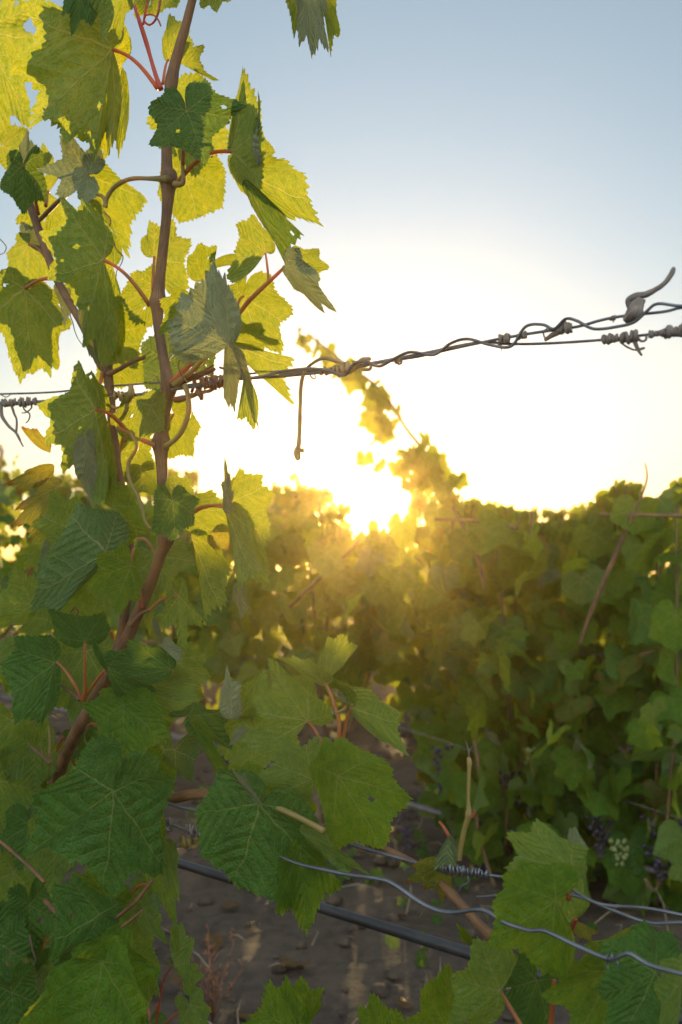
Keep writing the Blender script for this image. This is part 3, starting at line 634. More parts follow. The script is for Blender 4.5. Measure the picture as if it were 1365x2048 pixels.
L(60, 1650, .0, 'u', [(95, 1620), (100, 1700), (40, 1740), (-5, 1690), (15, 1620)], m=M_DARK)
L(112, 1665, -.02, 'd', [(150, 1620), (165, 1710), (105, 1790), (50, 1740), (60, 1640)])
L(60, 1810, -.0, 'u', [(100, 1760), (130, 1850), (60, 1910), (10, 1850), (20, 1780)], m=M_DARK)
L(28, 1745, -.02, 'd', [(60, 1700), (80, 1800), (10, 1850), (-30, 1770), (0, 1700)])
L(-10, 1880, -.04, 'u', [(30, 1810), (70, 1880), (30, 1960), (-30, 1960)], m=M_DARK)
L(25, 1985, -.06, 'u', [(65, 1930), (90, 2010), (30, 2090), (-40, 2060), (-30, 1960)], m=M_DARK)
L(70, 1500, .02, 'd', [(105, 1450), (120, 1530), (70, 1580), (15, 1540), (30, 1460)])
L(25, 1440, -.0, 'd', [(60, 1400), (70, 1470), (20, 1560), (-30, 1500), (-20, 1420)], g=(.4, .1))
L(250, 1900, .0, 'd', [(225, 1840), (300, 1850), (320, 1930), (260, 2000), (215, 1950)])
L(285, 1560, .02, 'd', [(330, 1520), (345, 1590), (300, 1650), (240, 1600)])
filler(FILL, (0, 1080, 330, 1440), 16, .06, .2, (45, 80))

for (jx_, jy_, d_, f_, t_, a_, g_) in SHADE_BACKING: VL(FILL, jx_, jy_, d_, f_, t_, a_, lb=.14, g=g_, ns=120)
# ------------------------------------------------------------------ trellis wires of the near row
wg = 'wires of the near trellis row'
def wire(name, pts, label, r=2.2, dep=0.0, z0=None, m=None, grp=wg, cat='wire', n=6):
    o = tube(name, [(p[0], p[1], p[2] if len(p) > 2 else r) for p in pts], m or M_WIRE, None, dep=dep, z0=z0, sides=10, n=n, rough=.03)
    return tag(o, label, cat, grp)
zz = lambda l: [(580 + .575 * a, 520 + .575 * b) for a, b in l]
A = [(-300, 806), (0, 806), (100, 802), (270, 790), (370, 772), (480, 758)] + zz([(0, 402), (200, 380), (310, 357), (450, 335), (560, 310), (700, 280), (860, 252), (1000, 232), (1080, 210), (1160, 195), (1300, 180), (1365, 165), (1500, 148)])
B = [(300, 786), (380, 774), (430, 764), (470, 752), (500, 756), (530, 752), (560, 744)] + zz([(60, 378), (130, 384), (190, 400), (222, 362), (260, 352), (310, 370), (360, 345), (420, 320), (500, 330), (560, 290), (620, 275), (700, 296), (770, 300), (820, 232), (880, 225), (920, 240), (960, 205), (1000, 212), (1060, 240), (1150, 230), (1200, 215), (1240, 180), (1280, 152), (1365, 160), (1500, 150)])
Cw = [(560, 748)] + zz([(200, 372), (450, 327), (620, 292), (700, 286), (760, 292), (900, 290), (1085, 278), (1200, 265), (1365, 245), (1500, 228)])
wire('trellis_wire', A, 'upper straight galvanised wire crossing the whole picture from the left edge', 3.0, .0)
wire('trellis_wire', B, 'wavy galvanised wire twisted loosely round the upper straight wire', 3.2, -.004)
wire('trellis_wire', Cw, 'thin wire splitting off below the twisted pair at the right edge', 2.8, .004)
wire('trellis_wire', [(-300, 795), (0, 788), (110, 784), (200, 774), (280, 768), (360, 762), (470, 750), (560, 742)], 'thin wire just above the coiled wire at the left edge', 1.9, .02)
wire('trellis_wire', [(250, 1580), (340, 1608), (400, 1622), (600, 1664), (730, 1697), (830, 1725), (910, 1740), (1020, 1756), (1080, 1764), (1110, 1748), (1140, 1775), (1200, 1808), (1290, 1816), (1365, 1830), (1500, 1858)], 'lower straight wire with a row of dead tendril coils around it', 3.2, .0)
wire('trellis_wire', [(1105, 1778), (1125, 1786), (1165, 1795), (1230, 1822), (1300, 1846), (1365, 1845), (1500, 1850)], 'lower of the pair of wires leaving the right edge beside the lobed leaf', 3.6, .0)
wire('trellis_wire', [(953, 1794), (975, 1793), (1000, 1790), (1080, 1786), (1110, 1782)], 'short cut wire end poking out left of the lower right leaf', 2.5, .01)
wire('trellis_wire', [(560, 1712, 2), (595, 1727, 3.0), (650, 1740), (700, 1750), (760, 1758), (790, 1770), (850, 1810), (900, 1825), (965, 1820), (1010, 1845), (1060, 1861), (1090, 1862), (1150, 1890), (1200, 1912), (1225, 1918), (1245, 1910), (1262, 1908), (1300, 1930), (1365, 1948), (1480, 1975)], 'thick bent wire sagging in waves in front of the lower right leaves', 4.4, -.06)
wire('trellis_wire', [(200, 1590), (300, 1632), (340, 1648), (400, 1668), (470, 1690), (560, 1712)], 'wire wrapped with curly tendrils behind the big dark leaf', 2.4, .03)

# dead tendrils wound on the wires
dg = 'dead tendrils left on the wires'
def interp(path, x):
    for (a, b) in zip(path, path[1:]):
        if a[0] <= x <= b[0] and b[0] > a[0]:
            t = (x - a[0]) / (b[0] - a[0]); return a[1] + (b[1] - a[1]) * t
    return path[-1][1]
def coil(segs, label, m=None, tails=(), seed=1, dep=0.0, thing='dead_tendril'):
    """segs: (x0, x1, turns, coil radius px, tube radius px, path)"""
    rg = random.Random(seed); V, F, U = [], [], []
    for x0, x1, turns, cr, tr, path in segs:
        pts = []; k = int(turns * 12)
        for i in range(k + 1):
            t = i / k; x = x0 + (x1 - x0) * t + rg.uniform(-.4, .4) + 2.6 * math.sin(t * 17 + seed) * math.sin(t * 5 + seed * 2); y = interp(path, x); a = t * turns * 2 * math.pi
            c = cr * (1 + .22 * math.sin(t * 9 + seed) + .22 * math.sin(t * 31 + seed) + rg.uniform(-.06, .06)); z = zrow(x) + dep
            px = P(x + 1.5 * math.sin(a), y + c * math.cos(a), z + c * math.sin(a) * z / FPX)
            pts.append((px, tr * (1 + .2 * math.sin(t * 23)) * z / FPX))
        tube_geo(pts, V, F, U, 7, .25, seed)
    for tl in tails: tube_geo(pxpath(tl, dep, None, 6), V, F, U, 8, .3, seed + 3)
    o = mesh_obj(thing, V, F, m or M_DEAD, None, V[0], U)
    return tag(o, label, 'tendril', dg)
coil([(2, 22, 3, 6, 3, A), (22, 75, 9, 6.5, 2.6, A)], 'grey coil of dead tendril with hanging twigs at the left edge', seed=3, tails=[
    [(4, 806, 3), (4, 830, 3.6), (16, 850, 3), (33, 866, 3), (40, 880, 2.6), (47, 893, 1.5)], [(22, 804, 2.6), (28, 825, 2.4), (34, 840, 2), (33, 865, 2.6)],
    [(44, 806, 1.6), (50, 820, 1.6), (60, 828, 1.6), (58, 840, 1.4), (52, 846, 1)], [(60, 800, 1.6), (64, 814, 1.6), (54, 824, 1.4), (44, 826, 1)], [(0, 788, 1), (12, 794, 1.2), (21, 790, .8)]])
coil([(228, 268, 6, 7, 2.8, A)], 'dark knot of tendril on the wires right of the second cane', seed=5, tails=[
    [(262, 770, 5), (262, 790, 8), (255, 800, 8), (248, 806, 5)], [(252, 800, 4), (246, 812, 3.4), (232, 816, 3.4), (224, 812, 3)], [(256, 806, 4.5), (252, 825, 4.2), (240, 845, 4)]], m=M_GREEN)
coil([(385, 455, 7, 9, 3.0, A), (400, 440, 4, 13, 2.4, A)], 'brown tangle of tendrils where the upper wires meet the main cane', seed=8, m=M_RUST, tails=[
    [(350, 800, 6), (375, 795, 6), (402, 786, 4), (424, 780, 3.4), (440, 764, 3.2), (452, 742, 2.6), (440, 735, 2.4)], [(395, 782, 8), (402, 790, 6), (404, 800, 3)], [(345, 770, 10), (372, 760, 8), (405, 748, 6), (430, 738, 3)],
    [(410, 740, 2.2), (420, 735, 2), (426, 729, 1.4)], [(447, 775, 2), (456, 776, 2.4), (463, 778, 1.4)]])
coil([(640, 668, 5, 6, 2.6, A)], 'arched brown tendril whose straight end hangs below the twisted wires', m=M_TAN, seed=11, tails=[
    [(690, 728, 4), (672, 722, 4), (650, 716, 3.6), (630, 724, 3.6), (612, 740, 3.6), (603, 765, 3.8), (601, 800, 4.2), (600, 850, 4.4), (597, 896, 4.6)],
    [(598, 894, 5.5), (594, 904, 7), (596, 916, 5.5), (598, 920, 3)], [(602, 900, 4), (607, 903, 2.6), (606, 896, 1.6)], [(618, 746, 1.6), (625, 756, 1.6), (631, 757, 1.5), (630, 748, 1.2)]])
coil([(672, 700, 4, 8, 4.2, A)], 'fat brown tendril knot left of the centre on the twisted wires', m=M_TAN, seed=12, tails=[[(692, 735, 5), (703, 738, 8), (714, 730, 5), (724, 720, 5), (738, 718, 4.5), (742, 717, 2)], [(722, 738, 3), (738, 740, 3.2), (743, 732, 3), (738, 722, 2.5)]])
coil([(790, 800, 3, 5, 1.8, A)], 'tiny curl of tendril under the twisted wires at mid picture', seed=13, tails=[[(790, 720, 2), (797, 728, 2), (803, 726, 2), (804, 718, 1.6)]])
coil([(998, 1020, 5, 8, 3, A)], 'short tight coil of dead tendril where the thin wire splits off', seed=14, tails=[[(1003, 690, 1.6), (1003, 696, 1.4), (1003, 702, 1)], [(1018, 676, 2), (1030, 672, 2.4), (1042, 668, 2.4), (1052, 670, 2.6), (1055, 664, 1.5)]])
coil([(1112, 1144, 6, 8.5, 3.4, A), (1040, 1054, 3, 6, 2.4, A)], 'dead tendril coil with a forked tip near the middle of the twisted pair', seed=15, tails=[[(1122, 662, 6), (1110, 668, 5.5), (1100, 674, 4.5), (1090, 680, 3.5)], [(1096, 656, 1.6), (1088, 664, 1.6), (1090, 675, 1.6), (1098, 680, 1)]])
coil([(1222, 1232, 2, 4, 2, A)], 'little burr of dead tendril left of the dry cane stub', seed=16, tails=[[(1226, 636, 1.5), (1227, 645, 1)]])
stub = tag(tube('cane_stub', [(1250, 640, 8, 0), (1262, 634, 13, 0), (1272, 624, 15, -.002), (1276, 612, 12, -.002), (1284, 596, 7, -.002)], M_DEAD, None, sides=22, rough=.42, n=16), 'dry grey cane stub with a bent arm pointing up from the twisted wires', 'cane stub')
tube('cane_arm', [(1262, 618, 6), (1258, 603, 7), (1263, 597, 7.5), (1276, 592, 7), (1294, 588, 6), (1312, 579, 4.8), (1330, 566, 4.4), (1342, 551, 4.2), (1347, 540, 4.2), (1348, 534, 2)], M_DEAD, stub, sides=18, rough=.4, n=12)
Cx = Cw
coil([(1206, 1250, 8, 6.5, 3.2, Cx), (1250, 1275, 3, 9, 4, Cx)], 'dead tendril bundle with a dangling crooked twig on the thin right wire', seed=18, tails=[
    [(1266, 668, 4), (1271, 686, 4), (1277, 700, 3.6), (1284, 711, 2.4)], [(1240, 684, 2), (1255, 694, 2), (1270, 700, 2), (1286, 697, 3), (1290, 695, 1.5)], [(1275, 672, 2.4), (1282, 682, 2.4), (1292, 680, 2.4), (1293, 668, 2)]])
coil([(1298, 1335, 12, 5, 2, Cx), (1332, 1372, 5, 8.5, 4.5, Cx)], 'long grey tendril coil leaving the right edge', seed=19)
low = [(250, 1580), (340, 1608), (400, 1622), (600, 1664), (730, 1697), (830, 1725), (910, 1740), (1020, 1756)]
coil([(838, 862, 5, 8.5, 2.4, low)], 'rusty brown tendril rings at the start of the lower wire coils', seed=21, m=M_RUST, tails=[[(842, 1735, 1.6), (846, 1750, 1.4), (850, 1765, 1.3), (842, 1770, 1)]])
coil([(862, 932, 10, 9, 2.7, low), (928, 978, 9, 6.5, 2.4, low)], 'pale grey row of tendril rings wound along the lower wire', seed=22, m=M_WIRE, tails=[[(936, 1752, 3), (938, 1766, 3), (926, 1772, 3), (920, 1784, 3)], [(926, 1742, 4), (918, 1736, 4.5), (914, 1746, 4)]])
wl = [(200, 1590), (300, 1632), (340, 1648), (400, 1668), (470, 1690), (560, 1712)]
coil([(303, 342, 6, 9, 2.2, wl), (372, 402, 5, 9, 2.4, wl)], 'curly grey tendrils on the wire between the two big dark leaves', seed=23, dep=.03, tails=[
    [(335, 1640, 3), (328, 1650, 3), (334, 1662, 3), (346, 1660, 2)], [(318, 1680, 3.4), (325, 1692, 3), (320, 1704, 3), (308, 1700, 2)], [(326, 1690, 1.8), (345, 1696, 1.8), (362, 1692, 1.6)]])
coil([(360, 392, 2.5, 10, 4.2, [(350, 1682), (400, 1688)])], 'yellow green curled tendril under the lower left wire', seed=24, m=M_GREEN, dep=.03)
wv = [(1150, 1890), (1200, 1912), (1225, 1918), (1245, 1910)]
coil([(1214, 1228, 3, 8, 1.8, wv)], 'thin pale tendril ring on the thick bent wire', seed=25, m=M_WIRE, dep=-.06, tails=[[(1216, 1920, 1.5), (1214, 1930, 1.5), (1218, 1938, 1)], [(1228, 1918, 1.5), (1236, 1925, 1.5), (1237, 1938, 1)]])

# ------------------------------------------------------------------ drip hoses
o = tube('drip_hose', [(-200, 1560, 10), (100, 1650, 10), (330, 1718, 9), (500, 1770, 9.8), (650, 1818, 10.6), (800, 1864, 11.6), (950, 1910, 12.6), (1150, 1970, 16), (1365, 2036, 18), (1500, 2080, 19)], M_HOSE, None, z0=1.12, sides=14, n=6, rough=.02)
tag(o, 'black drip hose slung low behind the near leaves', 'hose')
ROW2 = 3.2
def w2(name, pts, label, r, m, cat, **k): return tag(tube(name, [(a, b, r) for a, b in pts], m, None, z0=ROW2, sides=8, rough=.05, n=5, **k), label, cat)
w2('drip_hose', [(-300, 1330), (300, 1460), (700, 1580), (830, 1612), (1000, 1660), (1400, 1765)], 'dusty grey drip hose under the vines of the next row', 6.5, M_HOSE2, 'hose', dep=-.1)
w2('trellis_wire', [(-300, 1270), (300, 1350), (750, 1442), (1000, 1520), (1400, 1650)], 'blurred wire low in the next row of vines', 1.1, M_DEAD, 'wire', dep=-.12)
w2('trellis_wire', [(-300, 1130), (540, 1245), (900, 1275), (1400, 1335)], 'blurred wire through the middle of the next row of vines', 1.0, M_DEAD, 'wire', dep=-.05)

# ------------------------------------------------------------------ background vines
def small_leaf_templates():
    """eight plain leaf shapes, unit size, in local space: tip along +X, normal +Z"""
    res = []
    for s in range(8):
        rg = random.Random(100 + s)
        tips = []
        for an, ln in ((-108, .75), (-53, .9), (0, 1.0), (53, .9), (108, .75)):
            an_ = math.radians(an); ln *= rg.uniform(.85, 1.1)
            tips.append(Vector((math.cos(an_) * ln, math.sin(an_) * ln, rg.uniform(-.3, .15))))
        V, F, U = leaf_geo(Vector((0, 0, 0)), tips, (-108, -53, 0, 53, 108), 'u', rg.uniform(.04, .14), s, 64, rings=(.3, .65), wave=.09, amp=.06)
        n_ = (V[F[60][1]] - V[F[60][0]]).cross(V[F[60][2]] - V[F[60][0]])
        if n_.z < 0: F = [tuple(reversed(f)) for f in F]
        res.append((V, F, U))
    return res
TPL = small_leaf_templates()
TPL_ME = {}
def tpl_mesh(i, m):
    if (i, m.name) not in TPL_ME:
        V, F, U = TPL[i]; me = bpy.data.meshes.new('leaf'); me.from_pydata([tuple(v) for v in V], [], F)
        me.polygons.foreach_set('use_smooth', [True] * len(F)); ul = me.uv_layers.new(name='leaf')
        li = [0] * len(me.loops); me.loops.foreach_get('vertex_index', li); ul.data.foreach_set('uv', [c for q in li for c in U[q]])
        me.materials.append(m); TPL_ME[(i, m.name)] = me
    return TPL_ME[(i, m.name)]
from mathutils import Matrix, Euler
def leaf_matrix(rg, pos, size):
    # hanging leaf: tip downwards, blade leaning, random heading
    head = rg.uniform(0, 6.283); pit = rg.gauss(math.radians(62), math.radians(24)); roll = rg.gauss(0, .5)
    return Matrix.Translation(pos) @ Euler((0, 0, head)).to_matrix().to_4x4() @ Euler((0, pit, 0)).to_matrix().to_4x4() @ Euler((roll, 0, 0)).to_matrix().to_4x4() @ Matrix.Scale(size, 4)
def put_leaves(parent, items, single=96):
    """items (pos, size, mat, rg); the ones nearest the camera become leaf parts, the rest one foliage part"""
    cam_p = Vector((0, 0, CAM_H))
    items = sorted(items, key=lambda it: -it[1] / (it[0] - cam_p).length - (.004 if it[3] else 0))
    rg = random.Random(int(abs(parent.location.x) * 1000) + len(items))
    V, F, U = [], [], []; mi = []
    mats = []
    for k, (pos, size, m, _) in enumerate(items):
        M_ = leaf_matrix(rg, pos, size); t = rg.randrange(8)
        if k < single:
            o = bpy.data.objects.new('leaf', tpl_mesh(t, m)); COL.objects.link(o); o.parent = parent
            M2 = M_.copy(); M2.translation = M_.translation - parent.location; o.matrix_local = M2
        else:
            b = len(V); v, f, u = TPL[t]
            V += [M_ @ q for q in v]; U += u; F += [tuple(b + i for i in q) for q in f]
            if m not in mats: mats.append(m)
            mi += [mats.index(m)] * len(f)
    if V:
        o = mesh_obj('foliage', V, F, mats[0], parent, parent.location, U)
        for m in mats[1:]: o.data.materials.append(m)
        o.data.polygons.foreach_set('material_index', mi); o['kind'] = 'stuff'
def berries(parent, x, y, z, n, w, h, m, r=.0065, seed=0):
    rg = random.Random(seed); V, F, U = [], [], []; c = P(x, y, z)
    for i in range(n):
        t = rg.random(); a = rg.uniform(0, 6.28); rad = w * (1 - .65 * t) * math.sqrt(rg.random())
        p = c + Vector((math.cos(a) * rad, math.sin(a) * rad, -t * h)); rr = r * rg.uniform(.8, 1.15); b = len(V)
        for k in range(5):
            ph = math.pi * k / 4
            for j in range(8):
                th = math.pi * 2 * j / 8; V.append(p + Vector((math.sin(ph) * math.cos(th), math.sin(ph) * math.sin(th), math.cos(ph))) * rr); U.append((0, 0))
        for k in range(4):
            for j in range(8): F.append((b + k * 8 + j, b + (k + 1) * 8 + j, b + (k + 1) * 8 + (j + 1) % 8, b + k * 8 + (j + 1) % 8))
    mesh_obj('grape_cluster', V, F, m, parent, c, U)
M_GRAPE = bark('dark_grape', (.010, .008, .020), (.045, .03, .06), rough=.4, bump=.05)
M_UNRIPE = bark('unripe_grape', (.16, .22, .07), (.26, .32, .12), rough=.35, bump=.05, trans=.25)

def lerp_tab(tab, x):
    if x <= tab[0][0]: return tab[0][1]
    for (a, b) in zip(tab, tab[1:]):
        if x <= b[0]: return a[1] + (b[1] - a[1]) * (x - a[0]) / (b[0] - a[0])
    return tab[-1][1]
TOP2 = [(-300, 960), (0, 930), (60, 950), (160, 985), (300, 965), (420, 985), (480, 1040), (560, 985), (600, 968), (650, 985), (690, 1022), (740, 1052), (790, 1040), (840, 982), (900, 985), (960, 1005), (1020, 1040), (1120, 1055), (1160, 1030), (1200, 985), (1250, 965), (1300, 985), (1365, 965), (1500, 960)]
BOT2 = [(-300, 1330), (0, 1330), (200, 1330), (420, 1325), (600, 1360), (700, 1350), (760, 1300), (820, 1330), (850, 1560), (900, 1650), (1000, 1720), (1200, 1770), (1365, 1820), (1500, 1840)]
def vine2(x0, x1, count, trunk_x, label, seed, z0=ROW2, depth=.22, size=(.034, .086), top=TOP2, bot=BOT2, single=96, group=None, bunches=(), extra=()):
    rg = random.Random(seed)
    zt = zrow(trunk_x, z0); base = P(trunk_x, 1100, zt); base.z = 0
    g = empty('grapevine', base, label, 'grapevine', group)
    items = []
    n_ = 0
    while n_ < count:
        x = rg.uniform(x0, x1) + rg.gauss(0, 18); w = rg.gauss(0, depth * .6)
        t = rg.random() ** .9; ty = lerp_tab(top, x) + 18 + (30 if not 680 < x < 800 else 10) * noise.noise(Vector((x * .02, seed, 0))); by = lerp_tab(bot, x) + 40 * noise.noise(Vector((x * .012, seed + 9, 0)))
        y = ty + (by - ty) * t
        # natural gaps in the foliage
        if noise.noise(Vector((x * .013, y * .013, seed * 3.1 + w * 2))) > .34 and t > .1: n_ += 1; continue
        z = zrow(x, z0) + w
        m = M_DARK if rg.random() < .14 else (M_WITH if rg.random() < .035 else (M_PALE if rg.random() < .02 else M_LEAF))
        items.append((P(x, y, z), rg.uniform(*size), m, w < 0)); n_ += 1
    for k in range(int((x1 - x0) / 22)):       # young shoot tips standing out of the top of the row
        x = rg.uniform(x0, x1)
        if 690 < x < 800: continue
        ty = lerp_tab(top, x) + 30; hh = rg.uniform(12, 42); dx = rg.uniform(-18, 18); w = rg.gauss(0, .08)
        tube('cane', [(x, ty + 60, 1.8), (x + dx * .5, ty + 10, 1.5), (x + dx, ty - hh, .8)], M_FARCANE, g, z0=z0, dep=w, sides=6, n=3)
        for q in range(7):
            t = rg.random(); items.append((P(x + dx * t + rg.uniform(-9, 9), ty - hh * t, zrow(x, z0) + w), rg.uniform(.016, .034) * z0 / 3.2, M_LEAF, False))
    for (x, y, s_) in extra: items.append((P(x, y, zrow(x, z0)), s_, M_LEAF, True))
    put_leaves(g, items, single)
    # trunk and canes
    hb = P(trunk_x, lerp_tab(bot, trunk_x) - 40, zt)
    V, F, U = [], [], []
    pth = [(base + Vector((rg.uniform(-.02, .02), 0, -.02)), .035), (base + Vector((.01, .01, hb.z * .4)), .028), (base + Vector((-.015, 0, hb.z * .75)), .026), (Vector((base.x, base.y, hb.z)), .022)]
    pp = [(Vector(a[:3]), a[3]) for a in catmull([(*p, r) for p, r in pth], 5)]
    tube_geo(pp, V, F, U, 10, .35, seed); mesh_obj('trunk', V, F, M_OLD, g, base, U)
    for c in range(3):
        x = rg.uniform(x0 + 10, x1 - 10); topy = lerp_tab(top, x) + rg.uniform(-10, 50)
        tube('cane', [(trunk_x, lerp_tab(bot, trunk_x) - 40, 4), ((trunk_x + x) / 2, lerp_tab(bot, x) - 60, 3.4), (x, (topy + lerp_tab(bot, x)) / 2, 3), (x + rg.uniform(-40, 40), topy, 2)], M_FARCANE, g, z0=z0, dep=rg.uniform(-.15, .1), sides=8, n=5)
    for i, (x, y, n, w, h, kind) in enumerate(bunches):
        berries(g, x, y, zrow(x, z0) - .14, n, w, h, M_GRAPE if kind == 'd' else M_UNRIPE, seed=seed * 10 + i)
    return g
r2 = 'vines of the next row'
vR = vine2(1110, 1420, 520, 1290, 'grapevine of the next row at the right edge with dark grapes under pale new leaves', 21, group=r2,
      bunches=[(1200, 1590, 46, .045, .13, 'd'), (1322, 1640, 60, .06, .14, 'd'), (1240, 1680, 26, .03, .06, 'g'), (1090, 1660, 40, .04, .11, 'd')])
vM = vine2(840, 1115, 470, 1010, 'grapevine of the next row with a long shoot arching up left across the sun', 22, group=r2,
      bunches=[(885, 1490, 46, .035, .15, 'd'), (965, 1640, 46, .035, .14, 'd'), (1025, 1545, 36, .035, .09, 'd'), (1070, 1500, 26, .035, .07, 'g')])
vC = vine2(500, 815, 300, 640, 'grapevine of the next row directly below the sun, thin and golden', 23, group=r2, bunches=[(815, 1630, 20, .03, .1, 'd')], depth=.26)
vL = vine2(140, 500, 330, 330, 'grapevine of the next row seen between the leaves of the tall near vine', 24, group=r2, depth=.26)
vLL = vine2(-260, 140, 330, -60, 'grapevine of the next row at the left edge, dark green and dense', 25, group=r2, depth=.26)
# canes that show in front of the next row
for p, par in (([(1290, 925, 1.5), (1294, 960, 2.2), (1272, 1020, 3), (1240, 1090, 4.5), (1205, 1170, 5), (1180, 1230, 4), (1160, 1290, 3.5)], vR), ([(1200, 1030, 3), (1290, 1030, 3.5), (1365, 1032, 4), (1440, 1030, 4)], vR),
               ([(850, 1038, 3), (920, 1040, 3.4), (980, 1045, 3.6), (1035, 1058, 4)], vM), ([(905, 1015, 3), (935, 1070, 4), (960, 1130, 4.4), (970, 1180, 3.4)], vM), ([(1020, 1850, 5), (985, 1760, 4.4), (955, 1650, 4), (960, 1560, 4), (950, 1480, 3.4)], vM),
               ([(560, 1235, 3.4), (620, 1175, 4), (680, 1120, 3.6), (720, 1080, 2.4)], vC), ([(1280, 1310, 3), (1330, 1295, 3.6), (1380, 1270, 4)], vR)):
    tube('cane', p, M_FARCANE, par, z0=ROW2, dep=-.22, sides=8, n=6)
# the arching shoot against the sky, its leaves in pairs along it
arch = [(905, 1010, 4), (880, 960, 4), (850, 905, 3.6), (815, 860, 3.4), (780, 805, 3.2), (740, 762, 3), (690, 728, 2.6), (650, 695, 2.2), (615, 668, 1.6)]
tube('cane', arch, M_FARCANE, vM, z0=ROW2, dep=.0, sides=8)
rg = random.Random(4)
AR = [(610, 675, .040), (632, 690, .045), (612, 690, .036), (655, 700, .045), (668, 722, .05), (690, 735, .055), (705, 760, .05), (720, 745, .05), (735, 778, .055), (752, 790, .055), (765, 815, .06), (745, 830, .06), (778, 850, .055), (760, 868, .05),
                              (770, 800, .04), (830, 895, .06), (852, 905, .06), (870, 920, .06), (815, 915, .055), (845, 930, .065), (880, 945, .05), (800, 935, .05), (860, 950, .06), (830, 960, .06), (890, 975, .06), (760, 925, .035), (810, 960, .04)]
AR += [(a + rg.uniform(-22, 22), b + rg.uniform(-20, 20), c * .6) for a, b, c in AR[::2]]
AR = [(a, b, c * .82) for a, b, c in AR] + [(a + rg.uniform(-34, 34), b + rg.uniform(-24, 24), .032) for a, b, c in AR[6:27]]
for i, (x, y, s) in enumerate(AR):
    o = bpy.data.objects.new('leaf', tpl_mesh(i % 8, M_LEAF)); COL.objects.link(o); o.parent = vM
    hd = rg.uniform(-2.6, -.5); M_ = Matrix.Translation(P(x, y, zrow(x, ROW2) + rg.uniform(-.05, .05))) @ Euler((0, 0, hd)).to_matrix().to_4x4() @ Euler((0, math.radians(rg.uniform(50, 80)), 0)).to_matrix().to_4x4() @ Euler((rg.uniform(-.5, .5), 0, 0)).to_matrix().to_4x4() @ Matrix.Scale(s * 1.25, 4)
    M_.translation -= vM.location; o.matrix_local = M_
# rows further back
r3 = 'vines of the rows further back'
TOP3 = [(-400, 900), (-50, 890), (40, 905), (120, 950), (220, 940), (330, 925), (400, 945), (470, 985), (540, 970), (600, 960), (660, 975), (700, 1040), (790, 1045), (825, 985), (900, 1000), (1000, 1005), (1060, 1025), (1110, 1045), (1200, 1015), (1500, 1000)]
BOT3 = [(-400, 1430), (1500, 1440)]
k = 0
where3 = ['behind the left edge vine', 'behind the tall near vine', 'just left of the sun', 'just right of the sun', 'behind the gap in the right skyline', 'behind the right edge vine']
for i in range(6):
    x0 = -320 + i * 290
    vine2(x0, x0 + 300, 300, x0 + 150, 'smaller blurred grapevine of a further row, ' + where3[i], 40 + i, z0=5.1, depth=.3, size=(.05, .08), top=TOP3, bot=BOT3, single=40, group=r3)
TOP4 = [(-400, 960), (300, 975), (680, 1000), (705, 1048), (790, 1048), (830, 1005), (1500, 1020)]
BOT4 = [(-400, 1295), (1500, 1305)]
for i in range(4):
    x0 = -320 + i * 430
    vine2(x0, x0 + 440, 360, x0 + 215, 'tiny grapevine of the farthest row, ' + ['far left', 'behind the tall near vine', 'below the sun', 'far right'][i], 60 + i, z0=8.5, depth=.4, size=(.07, .11), top=TOP4, bot=BOT4, single=12, group='vines of the farthest row')

# ------------------------------------------------------------------ ground
def soil_mat():
    m, tree = mat('dry_soil'); t = T(tree); tc_ = t.n('ShaderNodeTexCoord')
    n1 = t.noise(3.0, tc_.outputs['Object'], 6, .6); n2 = t.noise(26, tc_.outputs['Object'], 6, .65); n3 = t.noise(140, tc_.outputs['Object'], 4, .6)
    f = t.m('ADD', t.m('MULTIPLY', n1.outputs[0], .35), t.m('ADD', t.m('MULTIPLY', n2.outputs[0], .45), t.m('MULTIPLY', n3.outputs[0], .2)))
    col = t.mix(t.ss(f, .35, .66), (.020, .0135, .009), (.078, .053, .034))
    pb = t.n('ShaderNodeBsdfPrincipled'); t.l(col, pb.inputs['Base Color']); pb.inputs['Roughness'].default_value = .95
    b = t.n('ShaderNodeBump'); b.inputs['Strength'].default_value = .9; b.inputs['Distance'].default_value = .02; t.l(f, b.inputs['Height']); t.l(b.outputs[0], pb.inputs['Normal'])
    o = t.n('ShaderNodeOutputMaterial'); t.l(pb.outputs[0], o.inputs[0]); return m
M_SOIL = soil_mat()
def ground():
    xs = [-69, -50, -20, -10, -7] ; x = -5.0
    while x < 5: xs.append(x); x += .045
    xs += [5, 7, 10, 20, 40, 69]
    ys = [-11, -6, -3, -1]; y = 0.0
    while y < 7: ys.append(y); y += .045
    ys += [7.5, 9, 12, 20, 50, 90, 139]
    V = []
    for y in ys:
        for x in xs:
            z = 0
            if abs(x) < 7 and -1 < y < 8:
                p = Vector((x, y, 0)); z = .035 * noise.noise(p * 1.3) + .022 * noise.noise(p * 5) + .016 * noise.noise(p * 13)
            V.append(Vector((x, y, z - .005)))
    nx = len(xs); F = [(j * nx + i, j * nx + i + 1, (j + 1) * nx + i + 1, (j + 1) * nx + i) for j in range(len(ys) - 1) for i in range(nx - 1)]
    o = mesh_obj('ground', V, F, M_SOIL, None, (0, 0, 0), [(0, 0)] * len(V)); tag(o, 'dry brown vineyard soil', 'ground', kind='structure')
ground()
